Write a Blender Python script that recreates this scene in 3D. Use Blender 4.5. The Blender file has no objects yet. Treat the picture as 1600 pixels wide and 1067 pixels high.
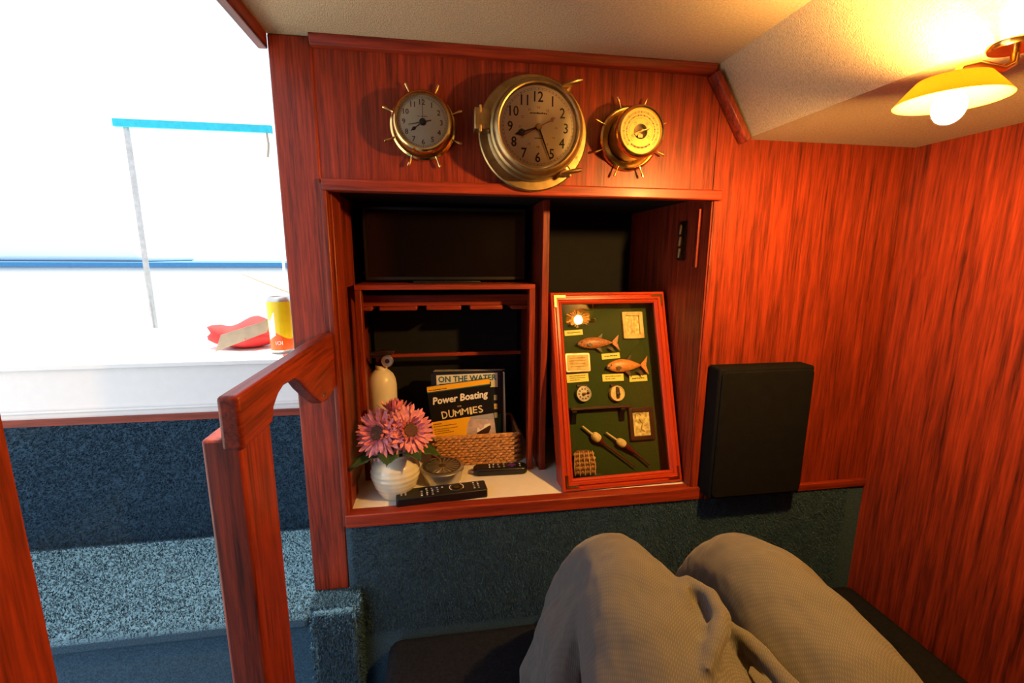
import bpy, math, random
from mathutils import Vector, Matrix, Euler
random.seed(11)
PI = math.pi
S = bpy.context.scene
COL = S.collection

# ------------------------------------------------------------------ camera, world, sun, exposure
cam_d = bpy.data.cameras.new('camera'); cam = bpy.data.objects.new('camera', cam_d); COL.objects.link(cam)
S.camera = cam
_r = Vector((0.98834003, -0.15219882, 0.0044163)); _u = Vector((0.02367177, 0.18224087, 0.98296893)); _f = Vector((0.15041154, 0.971403, -0.18371877))
_m = Matrix((_r, _u, -_f)).transposed().to_4x4(); _m.translation = Vector((0, -1.0, 1.25))
cam.matrix_world = _m
cam_d.sensor_width = 36.0; cam_d.lens = 36.0 * 700 / 1600
cam_d.clip_start = 0.02; cam_d.clip_end = 500

w = bpy.data.worlds.new('sky'); S.world = w; w.use_nodes = True
nt = w.node_tree; nt.nodes.clear()
wo = nt.nodes.new('ShaderNodeOutputWorld'); bg = nt.nodes.new('ShaderNodeBackground')
bg.inputs[0].default_value = (0.80, 0.88, 1.0, 1); bg.inputs[1].default_value = 1.9
nt.links.new(bg.outputs[0], wo.inputs[0])

sun_d = bpy.data.lights.new('sun_offscreen', 'SUN'); sun = bpy.data.objects.new('sun_offscreen', sun_d); COL.objects.link(sun)
sun_d.energy = 13; sun_d.angle = math.radians(0.6); sun_d.color = (1, 0.9, 0.72)
sun.rotation_euler = Vector((-0.12, 0.02, 0.99)).to_track_quat('Z', 'Y').to_euler()
sun.location = (-2, 3, 5)
LAMP_STRENGTH = 4000.0
LAMP_COLOR = (1.0, 0.51, 0.12)

vs = S.view_settings
vs.view_transform = 'Standard'; vs.look = 'None'; vs.exposure = -0.2; vs.gamma = 1.0
vs.use_curve_mapping = False

# ------------------------------------------------------------------ materials
def nodes_of(name):
    m = bpy.data.materials.new(name); m.use_nodes = True
    t = m.node_tree; b = t.nodes['Principled BSDF']
    return m, t, b
def add(t, typ, **kw):
    n = t.nodes.new(typ)
    for k, v in kw.items(): setattr(n, k, v)
    return n
def pm(name, col, rough=0.5, metal=0.0, var=0.12, vscale=40.0, bump=0.0, bscale=200.0, coat=0.0, spec=0.5, emit=None, estr=0.0, sheen=0.0):
    m, t, b = nodes_of(name)
    tc = add(t, 'ShaderNodeTexCoord')
    nz = add(t, 'ShaderNodeTexNoise'); nz.inputs['Scale'].default_value = vscale; nz.inputs['Detail'].default_value = 4
    t.links.new(tc.outputs['Object'], nz.inputs['Vector'])
    rp = add(t, 'ShaderNodeValToRGB')
    rp.color_ramp.elements[0].position = 0.3; rp.color_ramp.elements[1].position = 0.7
    rp.color_ramp.elements[0].color = tuple(max(0, c * (1 - var)) for c in col) + (1,)
    rp.color_ramp.elements[1].color = tuple(min(1, c * (1 + var)) for c in col) + (1,)
    t.links.new(nz.outputs['Fac'], rp.inputs['Fac']); t.links.new(rp.outputs['Color'], b.inputs['Base Color'])
    b.inputs['Roughness'].default_value = rough; b.inputs['Metallic'].default_value = metal
    b.inputs['Specular IOR Level'].default_value = spec
    b.inputs['Coat Weight'].default_value = coat
    if sheen: b.inputs['Sheen Weight'].default_value = sheen
    if bump:
        n2 = add(t, 'ShaderNodeTexNoise'); n2.inputs['Scale'].default_value = bscale; n2.inputs['Detail'].default_value = 3
        t.links.new(tc.outputs['Object'], n2.inputs['Vector'])
        bp = add(t, 'ShaderNodeBump'); bp.inputs['Strength'].default_value = bump; bp.inputs['Distance'].default_value = 0.004
        t.links.new(n2.outputs['Fac'], bp.inputs['Height']); t.links.new(bp.outputs['Normal'], b.inputs['Normal'])
    if emit:
        b.inputs['Emission Color'].default_value = tuple(emit) + (1,); b.inputs['Emission Strength'].default_value = estr
    return m
def wood(name, axis, dark, light, rough=0.42, fine=210.0, coat=0.05):
    m, t, b = nodes_of(name)
    tc = add(t, 'ShaderNodeTexCoord'); mp = add(t, 'ShaderNodeMapping')
    sc = [1.0, 1.0, 1.0]; sc[axis] = 0.045
    mp.inputs['Scale'].default_value = sc
    t.links.new(tc.outputs['Object'], mp.inputs['Vector'])
    n1 = add(t, 'ShaderNodeTexNoise'); n1.inputs['Scale'].default_value = fine; n1.inputs['Detail'].default_value = 6; n1.inputs['Roughness'].default_value = 0.65; n1.inputs['Distortion'].default_value = 0.25
    n2 = add(t, 'ShaderNodeTexNoise'); n2.inputs['Scale'].default_value = fine * 0.28; n2.inputs['Detail'].default_value = 3
    t.links.new(mp.outputs['Vector'], n1.inputs['Vector']); t.links.new(mp.outputs['Vector'], n2.inputs['Vector'])
    mx = add(t, 'ShaderNodeMix'); mx.data_type = 'FLOAT'; mx.inputs[0].default_value = 0.4
    t.links.new(n1.outputs['Fac'], mx.inputs[2]); t.links.new(n2.outputs['Fac'], mx.inputs[3])
    rp = add(t, 'ShaderNodeValToRGB'); e = rp.color_ramp.elements
    e[0].position = 0.36; e[0].color = tuple(dark) + (1,); e[1].position = 0.68; e[1].color = tuple(light) + (1,)
    t.links.new(mx.outputs[0], rp.inputs['Fac']); t.links.new(rp.outputs['Color'], b.inputs['Base Color'])
    bp = add(t, 'ShaderNodeBump'); bp.inputs['Strength'].default_value = 0.12; bp.inputs['Distance'].default_value = 0.001
    t.links.new(n1.outputs['Fac'], bp.inputs['Height']); t.links.new(bp.outputs['Normal'], b.inputs['Normal'])
    b.inputs['Roughness'].default_value = rough; b.inputs['Specular IOR Level'].default_value = 0.25; b.inputs['Coat Weight'].default_value = coat; b.inputs['Coat Roughness'].default_value = 0.22
    return m
def glass(name, tint=(1, 1, 1), gloss=0.015, boost=1.0):
    m = bpy.data.materials.new(name); m.use_nodes = True; t = m.node_tree; t.nodes.clear()
    o = add(t, 'ShaderNodeOutputMaterial'); mix = add(t, 'ShaderNodeMixShader')
    tr = add(t, 'ShaderNodeBsdfTransparent'); tr.inputs[0].default_value = tuple(tint) + (1,)
    gl = add(t, 'ShaderNodeBsdfGlossy'); gl.inputs['Roughness'].default_value = gloss
    nz = add(t, 'ShaderNodeTexNoise'); nz.inputs['Scale'].default_value = 30
    mr = add(t, 'ShaderNodeMapRange'); mr.inputs[3].default_value = gloss * 0.8; mr.inputs[4].default_value = gloss * 1.2
    t.links.new(nz.outputs['Fac'], mr.inputs[0]); t.links.new(mr.outputs[0], gl.inputs['Roughness'])
    fr = add(t, 'ShaderNodeFresnel'); fr.inputs[0].default_value = 1.5 * boost
    t.links.new(fr.outputs[0], mix.inputs[0]); t.links.new(tr.outputs[0], mix.inputs[1]); t.links.new(gl.outputs[0], mix.inputs[2])
    t.links.new(mix.outputs[0], o.inputs[0])
    return m

WD = (0.055, 0.008, 0.004); WL = (0.36, 0.043, 0.013)
M = {}
M['wood_z'] = wood('teak_vertical', 2, WD, WL)
M['wood_x'] = wood('teak_horizontal', 0, (0.11, 0.014, 0.006), WL)
M['wood_y'] = wood('teak_lengthwise', 1, WD, WL)
M['wood_frame'] = wood('mahogany_frame', 2, (0.33, 0.030, 0.008), (0.44, 0.045, 0.012), rough=0.28)
M['wood_frame_x'] = wood('mahogany_frame_x', 0, (0.33, 0.030, 0.008), (0.44, 0.045, 0.012), rough=0.28)
M['black_panel'] = pm('black_painted_panel', (0.010, 0.010, 0.011), 0.8, spec=0.2)
M['ceiling'] = pm('beige_headliner', (0.52, 0.42, 0.27), 0.95, var=0.16, vscale=260, bump=0.55, bscale=420, spec=0.1)
M['carpet'] = pm('blue_carpet', (0.050, 0.100, 0.150), 0.98, var=0.35, vscale=300, bump=0.8, bscale=500, spec=0.05)
M['seat'] = pm('black_seat_fabric', (0.012, 0.013, 0.017), 0.95, var=0.3, vscale=150, bump=0.4, bscale=600, spec=0.1)
M['laminate'] = pm('white_laminate', (0.78, 0.74, 0.68), 0.4, var=0.03)
M['gelcoat'] = pm('white_gelcoat', (0.82, 0.82, 0.80), 0.35, var=0.02)
M['brass'] = pm('polished_brass', (0.83, 0.56, 0.20), 0.17, 1.0, var=0.08)
M['brass_old'] = pm('aged_brass', (0.40, 0.27, 0.11), 0.38, 1.0, var=0.22, vscale=60)
M['brass_dark'] = pm('dark_brass', (0.16, 0.10, 0.05), 0.4, 1.0, var=0.25)
M['dial_cream'] = pm('cream_dial', (0.92, 0.86, 0.60), 0.5, var=0.04)
M['dial_gold'] = pm('gold_dial', (0.60, 0.50, 0.12), 0.45, 0.15, var=0.06)
M['ink'] = pm('black_ink', (0.012, 0.010, 0.009), 0.5)
M['ink_brown'] = pm('brown_ink', (0.12, 0.06, 0.02), 0.6)
M['red_hand'] = pm('red_enamel', (0.50, 0.05, 0.02), 0.4)
M['black_plastic'] = pm('black_plastic', (0.006, 0.006, 0.007), 0.35)
M['black_gloss'] = pm('black_glossy_screen', (0.003, 0.003, 0.003), 0.08, spec=0.5)
M['grille_cloth'] = pm('black_grille_cloth', (0.008, 0.008, 0.009), 0.95, bump=0.5, bscale=900, spec=0.05)
M['key_grey'] = pm('grey_key_print', (0.35, 0.35, 0.36), 0.5)
M['key_white'] = pm('white_key_print', (0.75, 0.75, 0.75), 0.5)
M['key_purple'] = pm('purple_key', (0.10, 0.02, 0.20), 0.4)
M['ceramic'] = pm('white_glazed_ceramic', (0.74, 0.71, 0.55), 0.14, var=0.05, vscale=30, coat=0.6)
M['white_paint'] = pm('white_painted_steel', (0.74, 0.70, 0.62), 0.35, var=0.03)
M['pink'] = pm('pink_petal', (0.74, 0.27, 0.30), 0.7, var=0.35, vscale=70)
M['pink_dark'] = pm('deep_pink_petal', (0.60, 0.15, 0.19), 0.7, var=0.35, vscale=70)
M['seedhead'] = pm('brown_flower_centre', (0.10, 0.045, 0.025), 0.9, var=0.6, vscale=500)
M['seedhead2'] = pm('tan_flower_ring', (0.32, 0.18, 0.10), 0.9, var=0.5, vscale=500)
M['leaf'] = pm('dark_green_leaf', (0.035, 0.075, 0.018), 0.6, var=0.3, vscale=40, bump=0.3, bscale=120)
M['wicker'] = pm('tan_wicker', (0.50, 0.24, 0.08), 0.6, var=0.4, vscale=120, bump=0.3, bscale=300)
M['wicker_dark'] = pm('brown_wicker', (0.20, 0.08, 0.03), 0.7, var=0.4, vscale=120)
M['silver'] = pm('silver_metal', (0.55, 0.54, 0.52), 0.32, 0.9, var=0.06)
M['gunmetal'] = pm('dark_grey_grille', (0.10, 0.085, 0.075), 0.45, 0.6, var=0.1)
M['paper'] = pm('cream_paper', (0.78, 0.72, 0.55), 0.8, var=0.04)
M['page_edge'] = pm('page_edges', (0.70, 0.64, 0.47), 0.85, var=0.1, vscale=300)
M['cover_black'] = pm('black_cover', (0.006, 0.006, 0.007), 0.35)
M['cover_navy'] = pm('navy_cover', (0.008, 0.014, 0.04), 0.35)
M['cover_teal'] = pm('teal_cover', (0.02, 0.12, 0.16), 0.4)
M['yellow'] = pm('yellow_print', (0.88, 0.47, 0.008), 0.45, var=0.02)
M['white_ink'] = pm('white_print', (0.85, 0.83, 0.78), 0.5, var=0.02)
M['cream_ink'] = pm('cream_print', (0.82, 0.70, 0.42), 0.5, var=0.02)
M['banner'] = pm('pale_banner_print', (0.70, 0.68, 0.60), 0.5, var=0.05)
M['photo_water'] = pm('lilac_water_photo', (0.50, 0.40, 0.40), 0.5, var=0.25, vscale=60)
M['photo_sky'] = pm('grey_sky_photo', (0.35, 0.36, 0.42), 0.5, var=0.1)
M['felt'] = pm('green_felt', (0.038, 0.064, 0.019), 0.97, var=0.15, vscale=200, spec=0.05)
M['placard'] = pm('yellow_placard', (0.84, 0.76, 0.20), 0.6, var=0.04)
M['fish'] = pm('carved_trout', (0.40, 0.15, 0.06), 0.4, var=0.5, vscale=220)
M['fish_dark'] = pm('dark_fin', (0.06, 0.03, 0.018), 0.5, var=0.3)
M['fish2'] = pm('carved_salmon', (0.62, 0.25, 0.07), 0.4, var=0.3, vscale=160)
M['old_card'] = pm('aged_card', (0.72, 0.52, 0.24), 0.7, var=0.25, vscale=70)
M['old_print'] = pm('aged_sketch_print', (0.75, 0.55, 0.25), 0.7, var=0.6, vscale=90)
M['tin'] = pm('pinkish_tin_rim', (0.60, 0.42, 0.30), 0.4, 0.5, var=0.2)
M['dark_frame'] = pm('dark_walnut', (0.045, 0.016, 0.008), 0.4, var=0.3)
M['cork'] = pm('cream_float', (0.74, 0.58, 0.30), 0.5, var=0.2, vscale=90)
M['maroon'] = pm('maroon_paint', (0.10, 0.014, 0.012), 0.4, var=0.15)
M['trousers'] = None
M['tan_fur'] = pm('tan_fly_feathers', (0.55, 0.33, 0.12), 0.8, var=0.4, vscale=200)
M['orange_can'] = pm('orange_can_print', (0.85, 0.12, 0.01), 0.3, 0.1, var=0.05)
M['yellow_can'] = pm('yellow_can_print', (0.90, 0.62, 0.01), 0.3, 0.1, var=0.05)
M['red_cloth'] = pm('red_bag_cloth', (0.65, 0.03, 0.03), 0.8, var=0.2, vscale=40)
M['cyan'] = pm('cyan_canvas', (0.02, 0.42, 0.55), 0.8, var=0.1)
M['blue_paint'] = pm('blue_rubrail', (0.03, 0.18, 0.40), 0.5, var=0.1)
M['water'] = pm('harbour_water', (0.25, 0.32, 0.36), 0.25, var=0.3, vscale=2)
M['rope'] = pm('pale_rope', (0.35, 0.28, 0.2), 0.8)
M['skin_sock'] = pm('dark_sock', (0.02, 0.02, 0.025), 0.9)
M['steel'] = pm('steel_screw', (0.55, 0.52, 0.48), 0.3, 1.0)
M['dark_red'] = pm('dark_red_valve', (0.02, 0.008, 0.012), 0.4)
M['glass'] = glass('clear_glass')
M['box_glass'] = glass('display_glass', gloss=0.012, boost=1.06)
def amber():
    m = bpy.data.materials.new('amber_shade_glass'); m.use_nodes = True; t = m.node_tree; t.nodes.clear()
    o = add(t, 'ShaderNodeOutputMaterial'); mix = add(t, 'ShaderNodeMixShader'); mix.inputs[0].default_value = 0.25
    a = add(t, 'ShaderNodeBsdfTranslucent'); b = add(t, 'ShaderNodeBsdfDiffuse')
    nz = add(t, 'ShaderNodeTexNoise'); nz.inputs['Scale'].default_value = 40
    rp = add(t, 'ShaderNodeValToRGB'); rp.color_ramp.elements[0].color = (0.62, 0.27, 0.05, 1); rp.color_ramp.elements[1].color = (0.70, 0.34, 0.08, 1)
    t.links.new(nz.outputs['Fac'], rp.inputs[0]); t.links.new(rp.outputs[0], a.inputs[0]); t.links.new(rp.outputs[0], b.inputs[0])
    t.links.new(a.outputs[0], mix.inputs[1]); t.links.new(b.outputs[0], mix.inputs[2]); t.links.new(mix.outputs[0], o.inputs[0])
    return m
M['amber_glass'] = amber()
M['bulb'] = pm('lit_lamp_lens', (1, 0.8, 0.5), 0.4, emit=LAMP_COLOR, estr=LAMP_STRENGTH)

# sunburst dial: radially brushed metal
def sunburst():
    m, t, b = nodes_of('champagne_sunburst_dial')
    b.inputs['Base Color'].default_value = (0.95, 0.88, 0.70, 1); b.inputs['Metallic'].default_value = 0.45; b.inputs['Roughness'].default_value = 0.36
    b.inputs['Anisotropic'].default_value = 0.85
    tg = add(t, 'ShaderNodeTangent'); tg.direction_type = 'RADIAL'; tg.axis = 'Y'
    t.links.new(tg.outputs[0], b.inputs['Tangent'])
    tc = add(t, 'ShaderNodeTexCoord'); nz = add(t, 'ShaderNodeTexNoise'); nz.inputs['Scale'].default_value = 25
    t.links.new(tc.outputs['Object'], nz.inputs['Vector'])
    mr = add(t, 'ShaderNodeMapRange'); mr.inputs[3].default_value = 0.33; mr.inputs[4].default_value = 0.40
    t.links.new(nz.outputs['Fac'], mr.inputs[0]); t.links.new(mr.outputs[0], b.inputs['Roughness'])
    return m
M['sunburst'] = sunburst()
def knit():
    m, t, b = nodes_of('grey_knit_fabric')
    tc = add(t, 'ShaderNodeTexCoord')
    nz = add(t, 'ShaderNodeTexNoise'); nz.inputs['Scale'].default_value = 9; nz.inputs['Detail'].default_value = 1
    t.links.new(tc.outputs['Object'], nz.inputs['Vector'])
    wv = []
    for dirn, rz in (('X', 0.5), ('X', -0.6)):
        mp = add(t, 'ShaderNodeMapping'); mp.inputs['Rotation'].default_value = (0.35, 0.2, rz + (PI/2 if rz < 0 else 0))
        t.links.new(tc.outputs['Object'], mp.inputs['Vector'])
        wt = add(t, 'ShaderNodeTexWave'); wt.bands_direction = dirn; wt.inputs['Scale'].default_value = 120; wt.inputs['Distortion'].default_value = 1.2; wt.inputs['Detail'].default_value = 1; wt.inputs['Detail Scale'].default_value = 0.6
        t.links.new(mp.outputs['Vector'], wt.inputs['Vector']); wv.append(wt)
    ml = add(t, 'ShaderNodeMath', operation='MULTIPLY')
    t.links.new(wv[0].outputs['Fac'], ml.inputs[0]); t.links.new(wv[1].outputs['Fac'], ml.inputs[1])
    rp = add(t, 'ShaderNodeValToRGB'); rp.color_ramp.elements[0].color = (0.095, 0.092, 0.088, 1); rp.color_ramp.elements[1].color = (0.140, 0.135, 0.129, 1)
    rp.color_ramp.elements[0].position = 0.0; rp.color_ramp.elements[1].position = 0.7
    t.links.new(ml.outputs[0], rp.inputs['Fac']); t.links.new(rp.outputs['Color'], b.inputs['Base Color'])
    bp = add(t, 'ShaderNodeBump'); bp.inputs['Strength'].default_value = 0.3; bp.inputs['Distance'].default_value = 0.0008
    t.links.new(ml.outputs[0], bp.inputs['Height']); t.links.new(bp.outputs['Normal'], b.inputs['Normal'])
    b.inputs['Roughness'].default_value = 0.9; b.inputs['Sheen Weight'].default_value = 0.15; b.inputs['Specular IOR Level'].default_value = 0.15
    return m
M['trousers'] = knit()

# ------------------------------------------------------------------ geometry helpers
class G:
    def __init__(s): s.v = []; s.f = []
    def _add(s, vs, fs):
        o = len(s.v); s.v += [tuple(p) for p in vs]; s.f += [tuple(i + o for i in q) for q in fs]; return s
    def box(s, x0, y0, z0, x1, y1, z1):
        return s._add([(x0,y0,z0),(x1,y0,z0),(x1,y1,z0),(x0,y1,z0),(x0,y0,z1),(x1,y0,z1),(x1,y1,z1),(x0,y1,z1)],
                      [(0,3,2,1),(4,5,6,7),(0,1,5,4),(1,2,6,5),(2,3,7,6),(3,0,4,7)])
    def prism(s, pts, axis, a, b):
        # pts: 2D outline; axis 0: (y,z), 1: (x,z), 2: (x,y)
        def mk(p, h):
            return (h, p[0], p[1]) if axis == 0 else (p[0], h, p[1]) if axis == 1 else (p[0], p[1], h)
        n = len(pts); vs = [mk(p, a) for p in pts] + [mk(p, b) for p in pts]
        fs = [tuple(range(n))[::-1], tuple(range(n, 2 * n))] + [(i, (i + 1) % n, n + (i + 1) % n, n + i) for i in range(n)]
        return s._add(vs, fs)
    def lathe(s, prof, n=40, axis=2, c=(0, 0, 0), a0=0.0, a1=2 * PI, fn=None):
        full = abs(a1 - a0 - 2 * PI) < 1e-6; k = n if full else n + 1
        vs = []
        for r, h in prof:
            for i in range(k):
                a = a0 + (a1 - a0) * i / n
                rr = r * (fn(a, h) if fn else 1)
                x, y = rr * math.cos(a), rr * math.sin(a)
                vs.append((c[0]+x, c[1]+y, c[2]+h) if axis == 2 else (c[0]+x, c[1]-h, c[2]+y) if axis == 1 else (c[0]+h, c[1]+x, c[2]+y))
        fs = []
        for j in range(len(prof) - 1):
            for i in range(n if full else k - 1):
                fs.append((j*k+i, j*k+(i+1) % k, (j+1)*k+(i+1) % k, (j+1)*k+i))
        return s._add(vs, fs)
    def tube(s, pts, r, n=8, cap=True, flat=1.0):
        pts = [Vector(p) for p in pts]; R = r if isinstance(r, (list, tuple)) else [r] * len(pts)
        vs = []; up = None
        for i, p in enumerate(pts):
            d = (pts[min(i+1, len(pts)-1)] - pts[max(i-1, 0)]).normalized()
            if up is None:
                up = Vector((0, 0, 1)) if abs(d.z) < 0.9 else Vector((1, 0, 0))
            sd = d.cross(up).normalized(); up = sd.cross(d).normalized()
            for k in range(n):
                a = 2 * PI * k / n
                vs.append(p + (sd * math.cos(a) + up * math.sin(a) * flat) * R[i])
        fs = [(i*n+k, i*n+(k+1) % n, (i+1)*n+(k+1) % n, (i+1)*n+k) for i in range(len(pts)-1) for k in range(n)]
        if cap: fs += [tuple(range(n))[::-1], tuple(range((len(pts)-1)*n, len(pts)*n))]
        return s._add(vs, fs)
    def ell(s, c, r, nu=16, nv=10):
        vs = []; fs = []
        for j in range(nv + 1):
            t = PI * j / nv
            for i in range(nu):
                a = 2 * PI * i / nu
                vs.append((c[0]+r[0]*math.sin(t)*math.cos(a), c[1]+r[1]*math.sin(t)*math.sin(a), c[2]+r[2]*math.cos(t)))
        for j in range(nv):
            for i in range(nu): fs.append((j*nu+i, (j+1)*nu+i, (j+1)*nu+(i+1) % nu, j*nu+(i+1) % nu))
        return s._add(vs, fs)
    def xf(s, mat):
        s.v = [tuple(mat @ Vector(p)) for p in s.v]; return s
def ob(name, g, mat, parent=None, bevel=0.0, smooth=35, loc=None, rot=None, kind=None, label=None, seg=2):
    me = bpy.data.meshes.new(name); me.from_pydata(g.v, [], g.f); me.update()
    import bmesh
    bm = bmesh.new(); bm.from_mesh(me); bmesh.ops.remove_doubles(bm, verts=bm.verts, dist=1e-7); bmesh.ops.recalc_face_normals(bm, faces=bm.faces); bm.to_mesh(me); bm.free()
    if smooth:
        me.shade_smooth(); me.set_sharp_from_angle(angle=math.radians(smooth))
    me.materials.append(M[mat] if isinstance(mat, str) else mat)
    o = bpy.data.objects.new(name, me); COL.objects.link(o)
    if parent: o.parent = parent
    if loc: o.location = loc
    if rot: o.rotation_euler = rot
    if bevel:
        b = o.modifiers.new('bevel', 'BEVEL'); b.width = bevel; b.segments = seg; b.limit_method = 'ANGLE'; b.angle_limit = math.radians(40)
    if kind: o['kind'] = kind
    if label: o['label'] = label
    return o
def tag(o, label, cat=None, group=None, kind=None):
    o['label'] = label
    if cat: o['category'] = cat
    if group: o['group'] = group
    if kind: o['kind'] = kind
    return o
def thing(name, label, cat, loc=(0, 0, 0), rot=None, group=None):
    o = bpy.data.objects.new(name, None); COL.objects.link(o); o.location = loc; o.empty_display_size = 0.05
    if rot: o.rotation_euler = rot
    return tag(o, label, cat, group)
def struct(name, g, mat, label=None, bevel=0.0, smooth=35, parent=None):
    o = ob(name, g, mat, parent, bevel, smooth)
    if parent is None: o['kind'] = 'structure'
    if label: o['label'] = label
    return o
def dup(src, parent, loc=None, rot=None, name=None):
    o = src.copy(); COL.objects.link(o); o.parent = parent
    if name: o.name = name
    if loc is not None: o.location = loc
    if rot is not None: o.rotation_euler = rot
    return o
_tc = {}
def text_geo(s, shear=0.0, res=2):
    key = (s, shear)
    if key in _tc: return _tc[key]
    cu = bpy.data.curves.new('lettering', 'FONT'); cu.body = s; cu.size = 1; cu.resolution_u = res; cu.shear = shear
    o = bpy.data.objects.new('lettering', cu); COL.objects.link(o)
    bpy.context.view_layer.update()
    dg = bpy.context.evaluated_depsgraph_get()
    me = bpy.data.meshes.new_from_object(o.evaluated_get(dg))
    v = [tuple(p.co) for p in me.vertices]; f = [tuple(p.vertices) for p in me.polygons]
    bpy.data.objects.remove(o); bpy.data.curves.remove(cu); bpy.data.meshes.remove(me)
    x0 = min(p[0] for p in v); x1 = max(p[0] for p in v); y0 = min(p[1] for p in v); y1 = max(p[1] for p in v)
    v = [((p[0]-(x0+x1)/2)/(x1-x0), (p[1]-(y0+y1)/2)/(y1-y0)) for p in v]
    _tc[key] = (v, f, (x1-x0)/(y1-y0)); return _tc[key]
def text(name, s, mat, parent, c, h, w=None, rot=0.0, shear=0.0, bold=0.0):
    # flat lettering in the local x-z plane, read from -y
    v, f, asp = text_geo(s, shear); w = w or h * asp
    g = G(); ca, sa = math.cos(rot), math.sin(rot)
    offs = [(0, 0)] if not bold else [(-bold, 0), (bold, 0), (0, bold), (0, -bold), (0, 0)]
    for k, (ox, oz) in enumerate(offs):
        g._add([(c[0]+ca*(x*w+ox)-sa*(z*h+oz), c[1]-0.00002*k, c[2]+sa*(x*w+ox)+ca*(z*h+oz)) for x, z in v], f)
    me = bpy.data.meshes.new(name); me.from_pydata(g.v, [], g.f); me.update(); me.materials.append(M[mat])
    o = bpy.data.objects.new(name, me); COL.objects.link(o); o.parent = parent
    return o
def scribble(name, mat, parent, x0, x1, z, y, h=0.0012, seed=0):
    rnd = random.Random(seed); g = G(); x = x0
    while x < x1:
        l = rnd.uniform(0.002, 0.006); e = min(x + l, x1)
        dz = rnd.uniform(-0.2, 0.2) * h
        g.box(x, y - 0.0001, z - h/2 + dz, e, y, z + h/2 + dz + rnd.uniform(0, 0.4) * h); x = e + rnd.uniform(0.0006, 0.0014)
    return ob(name, g, mat, parent, smooth=0)
def rect_round(w, h, r, n=5, cx=0, cy=0):
    p = []
    for sx, sy, a in ((1, 1, 0), (-1, 1, PI/2), (-1, -1, PI), (1, -1, 1.5*PI)):
        for i in range(n + 1):
            t = a + PI/2 * i / n
            p.append((cx + sx*(w/2-r) + r*math.cos(t), cy + sy*(h/2-r) + r*math.sin(t)))
    return p

# ================================================================== THE SETTING
CZ = 1.665            # ceiling
XL, XR = -0.236, 0.627   # cabinet opening
ZS, ZH = 0.66, 1.382     # shelf, header underside
# ceiling: from the door side to the soffit
struct('ceiling', G().box(-0.317, -2.2, CZ, 0.606, 0.02, CZ + 0.03), 'ceiling', 'beige textured fabric headliner')
# soffit along the right: sloping padded panel, underside, above
struct('ceiling_soffit', G().prism([(0.606, CZ), (0.694, 1.519), (1.15, 1.519), (1.15, CZ + 0.03), (0.606, CZ + 0.03)], 1, -2.2, 0.0), 'ceiling', 'beige padded sloping soffit above the wooden wall', smooth=0)
# walls
struct('wall_front', G().box(-0.239, 0.0, 1.405, 0.622, 0.02, CZ), 'wood_z', 'red-brown veneered panel that carries the clocks')
struct('wall_front_right', G().box(0.6235, 0.0, 0.30, 1.15, 0.02, CZ), 'wood_z', 'vertical grained wooden wall beside the cabinet')
struct('wall_right', G().box(1.15, -2.2, 0.0, 1.18, 0.02, CZ), 'wood_z')
struct('wall_back', G().box(-0.34, -2.23, 0.0, 1.18, -2.2, CZ + 0.03), 'wood_z')
struct('wall_left', G().box(-0.347, -2.2, 0.0, -0.317, -0.64, CZ + 0.03), 'wood_z')
struct('floor', G().box(-1.6, -2.2, -0.03, 1.18, 0.3, 0.0), 'carpet')
# trims
struct('trim_1', G().prism([(0.0, CZ), (-0.020, CZ), (-0.020, CZ-0.006), (-0.012, CZ-0.018), (0.0, CZ-0.020)], 0, -0.239, 0.60), 'wood_x', 'wooden crown moulding under the ceiling', bevel=0.0015)
struct('trim_2', G().box(-0.236, -0.014, ZH, 0.642, 0.02, 1.405), 'wood_x', 'wooden lip rail under the clock panel', bevel=0.003)
struct('trim_3', G().box(-0.236, -0.012, 0.630, 0.662, 0.02, ZS + 0.003), 'wood_x', 'wooden sill edging the cabinet shelf', bevel=0.003)
struct('trim_4', G().box(0.664, -0.012, 0.630, 1.15, 0.0, 0.650), 'wood_x', bevel=0.002)
struct('trim_5', G().box(-0.335, -0.64, CZ - 0.028, -0.317, 0.0, CZ + 0.03), 'wood_y', 'wooden edge trim of the ceiling beside the doorway', bevel=0.003)
# sloping moulding where the soffit meets the wall
g = G(); d = Vector((0.694-0.606, 0, 1.519-CZ)).normalized(); nrm = Vector((d.z, 0, -d.x))
a = Vector((0.606, 0, CZ - 0.012)); b = Vector((0.696, 0, 1.517))
pr = []
for p in (a, b):
    for (u, y) in ((0.004, 0.0), (0.004, -0.026), (0.016, -0.024), (0.023, -0.012), (0.022, 0.0)):
        q = p + nrm * u; pr.append((q.x, y, q.z))
g._add(pr, [(0,1,2,3,4), (9,8,7,6,5)] + [(i, 5+i, 5+(i+1) % 5, (i+1) % 5) for i in range(5)])
struct('trim_6', g, 'wood_z', 'sloping wooden moulding along the soffit end', bevel=0.002)
# stile right of the opening (thin proud strip)
struct('trim_7', G().box(0.627, -0.004, 0.655, 0.648, 0.0, ZH), 'wood_z', 'wooden stile at the cabinet edge', bevel=0.0015)
# lower carpeted wall
struct('wall_lower', G().box(-0.2365, -0.006, 0.0, 1.15, 0.02, 0.632), 'carpet', 'blue carpeted face below the cabinet')

# doorway side: carpeted steps and the white counter outside
struct('floor_step', G().box(-1.6, -0.07, 0.425, -0.313, 0.285, 0.465), 'carpet', 'blue carpeted step in the doorway', bevel=0.012)
struct('floor_step_front', G().box(-1.6, -0.045, 0.0, -0.236, 0.285, 0.425), 'carpet')
struct('floor_riser', G().box(-1.6, 0.285, 0.0, -0.236, 0.32, 0.812), 'carpet', 'blue carpeted riser below the white counter')
struct('floor_plinth', G().box(-0.312, -0.068, 0.0, -0.212, -0.006, 0.468), 'carpet', 'blue carpeted block under the door post', bevel=0.012)

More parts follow.
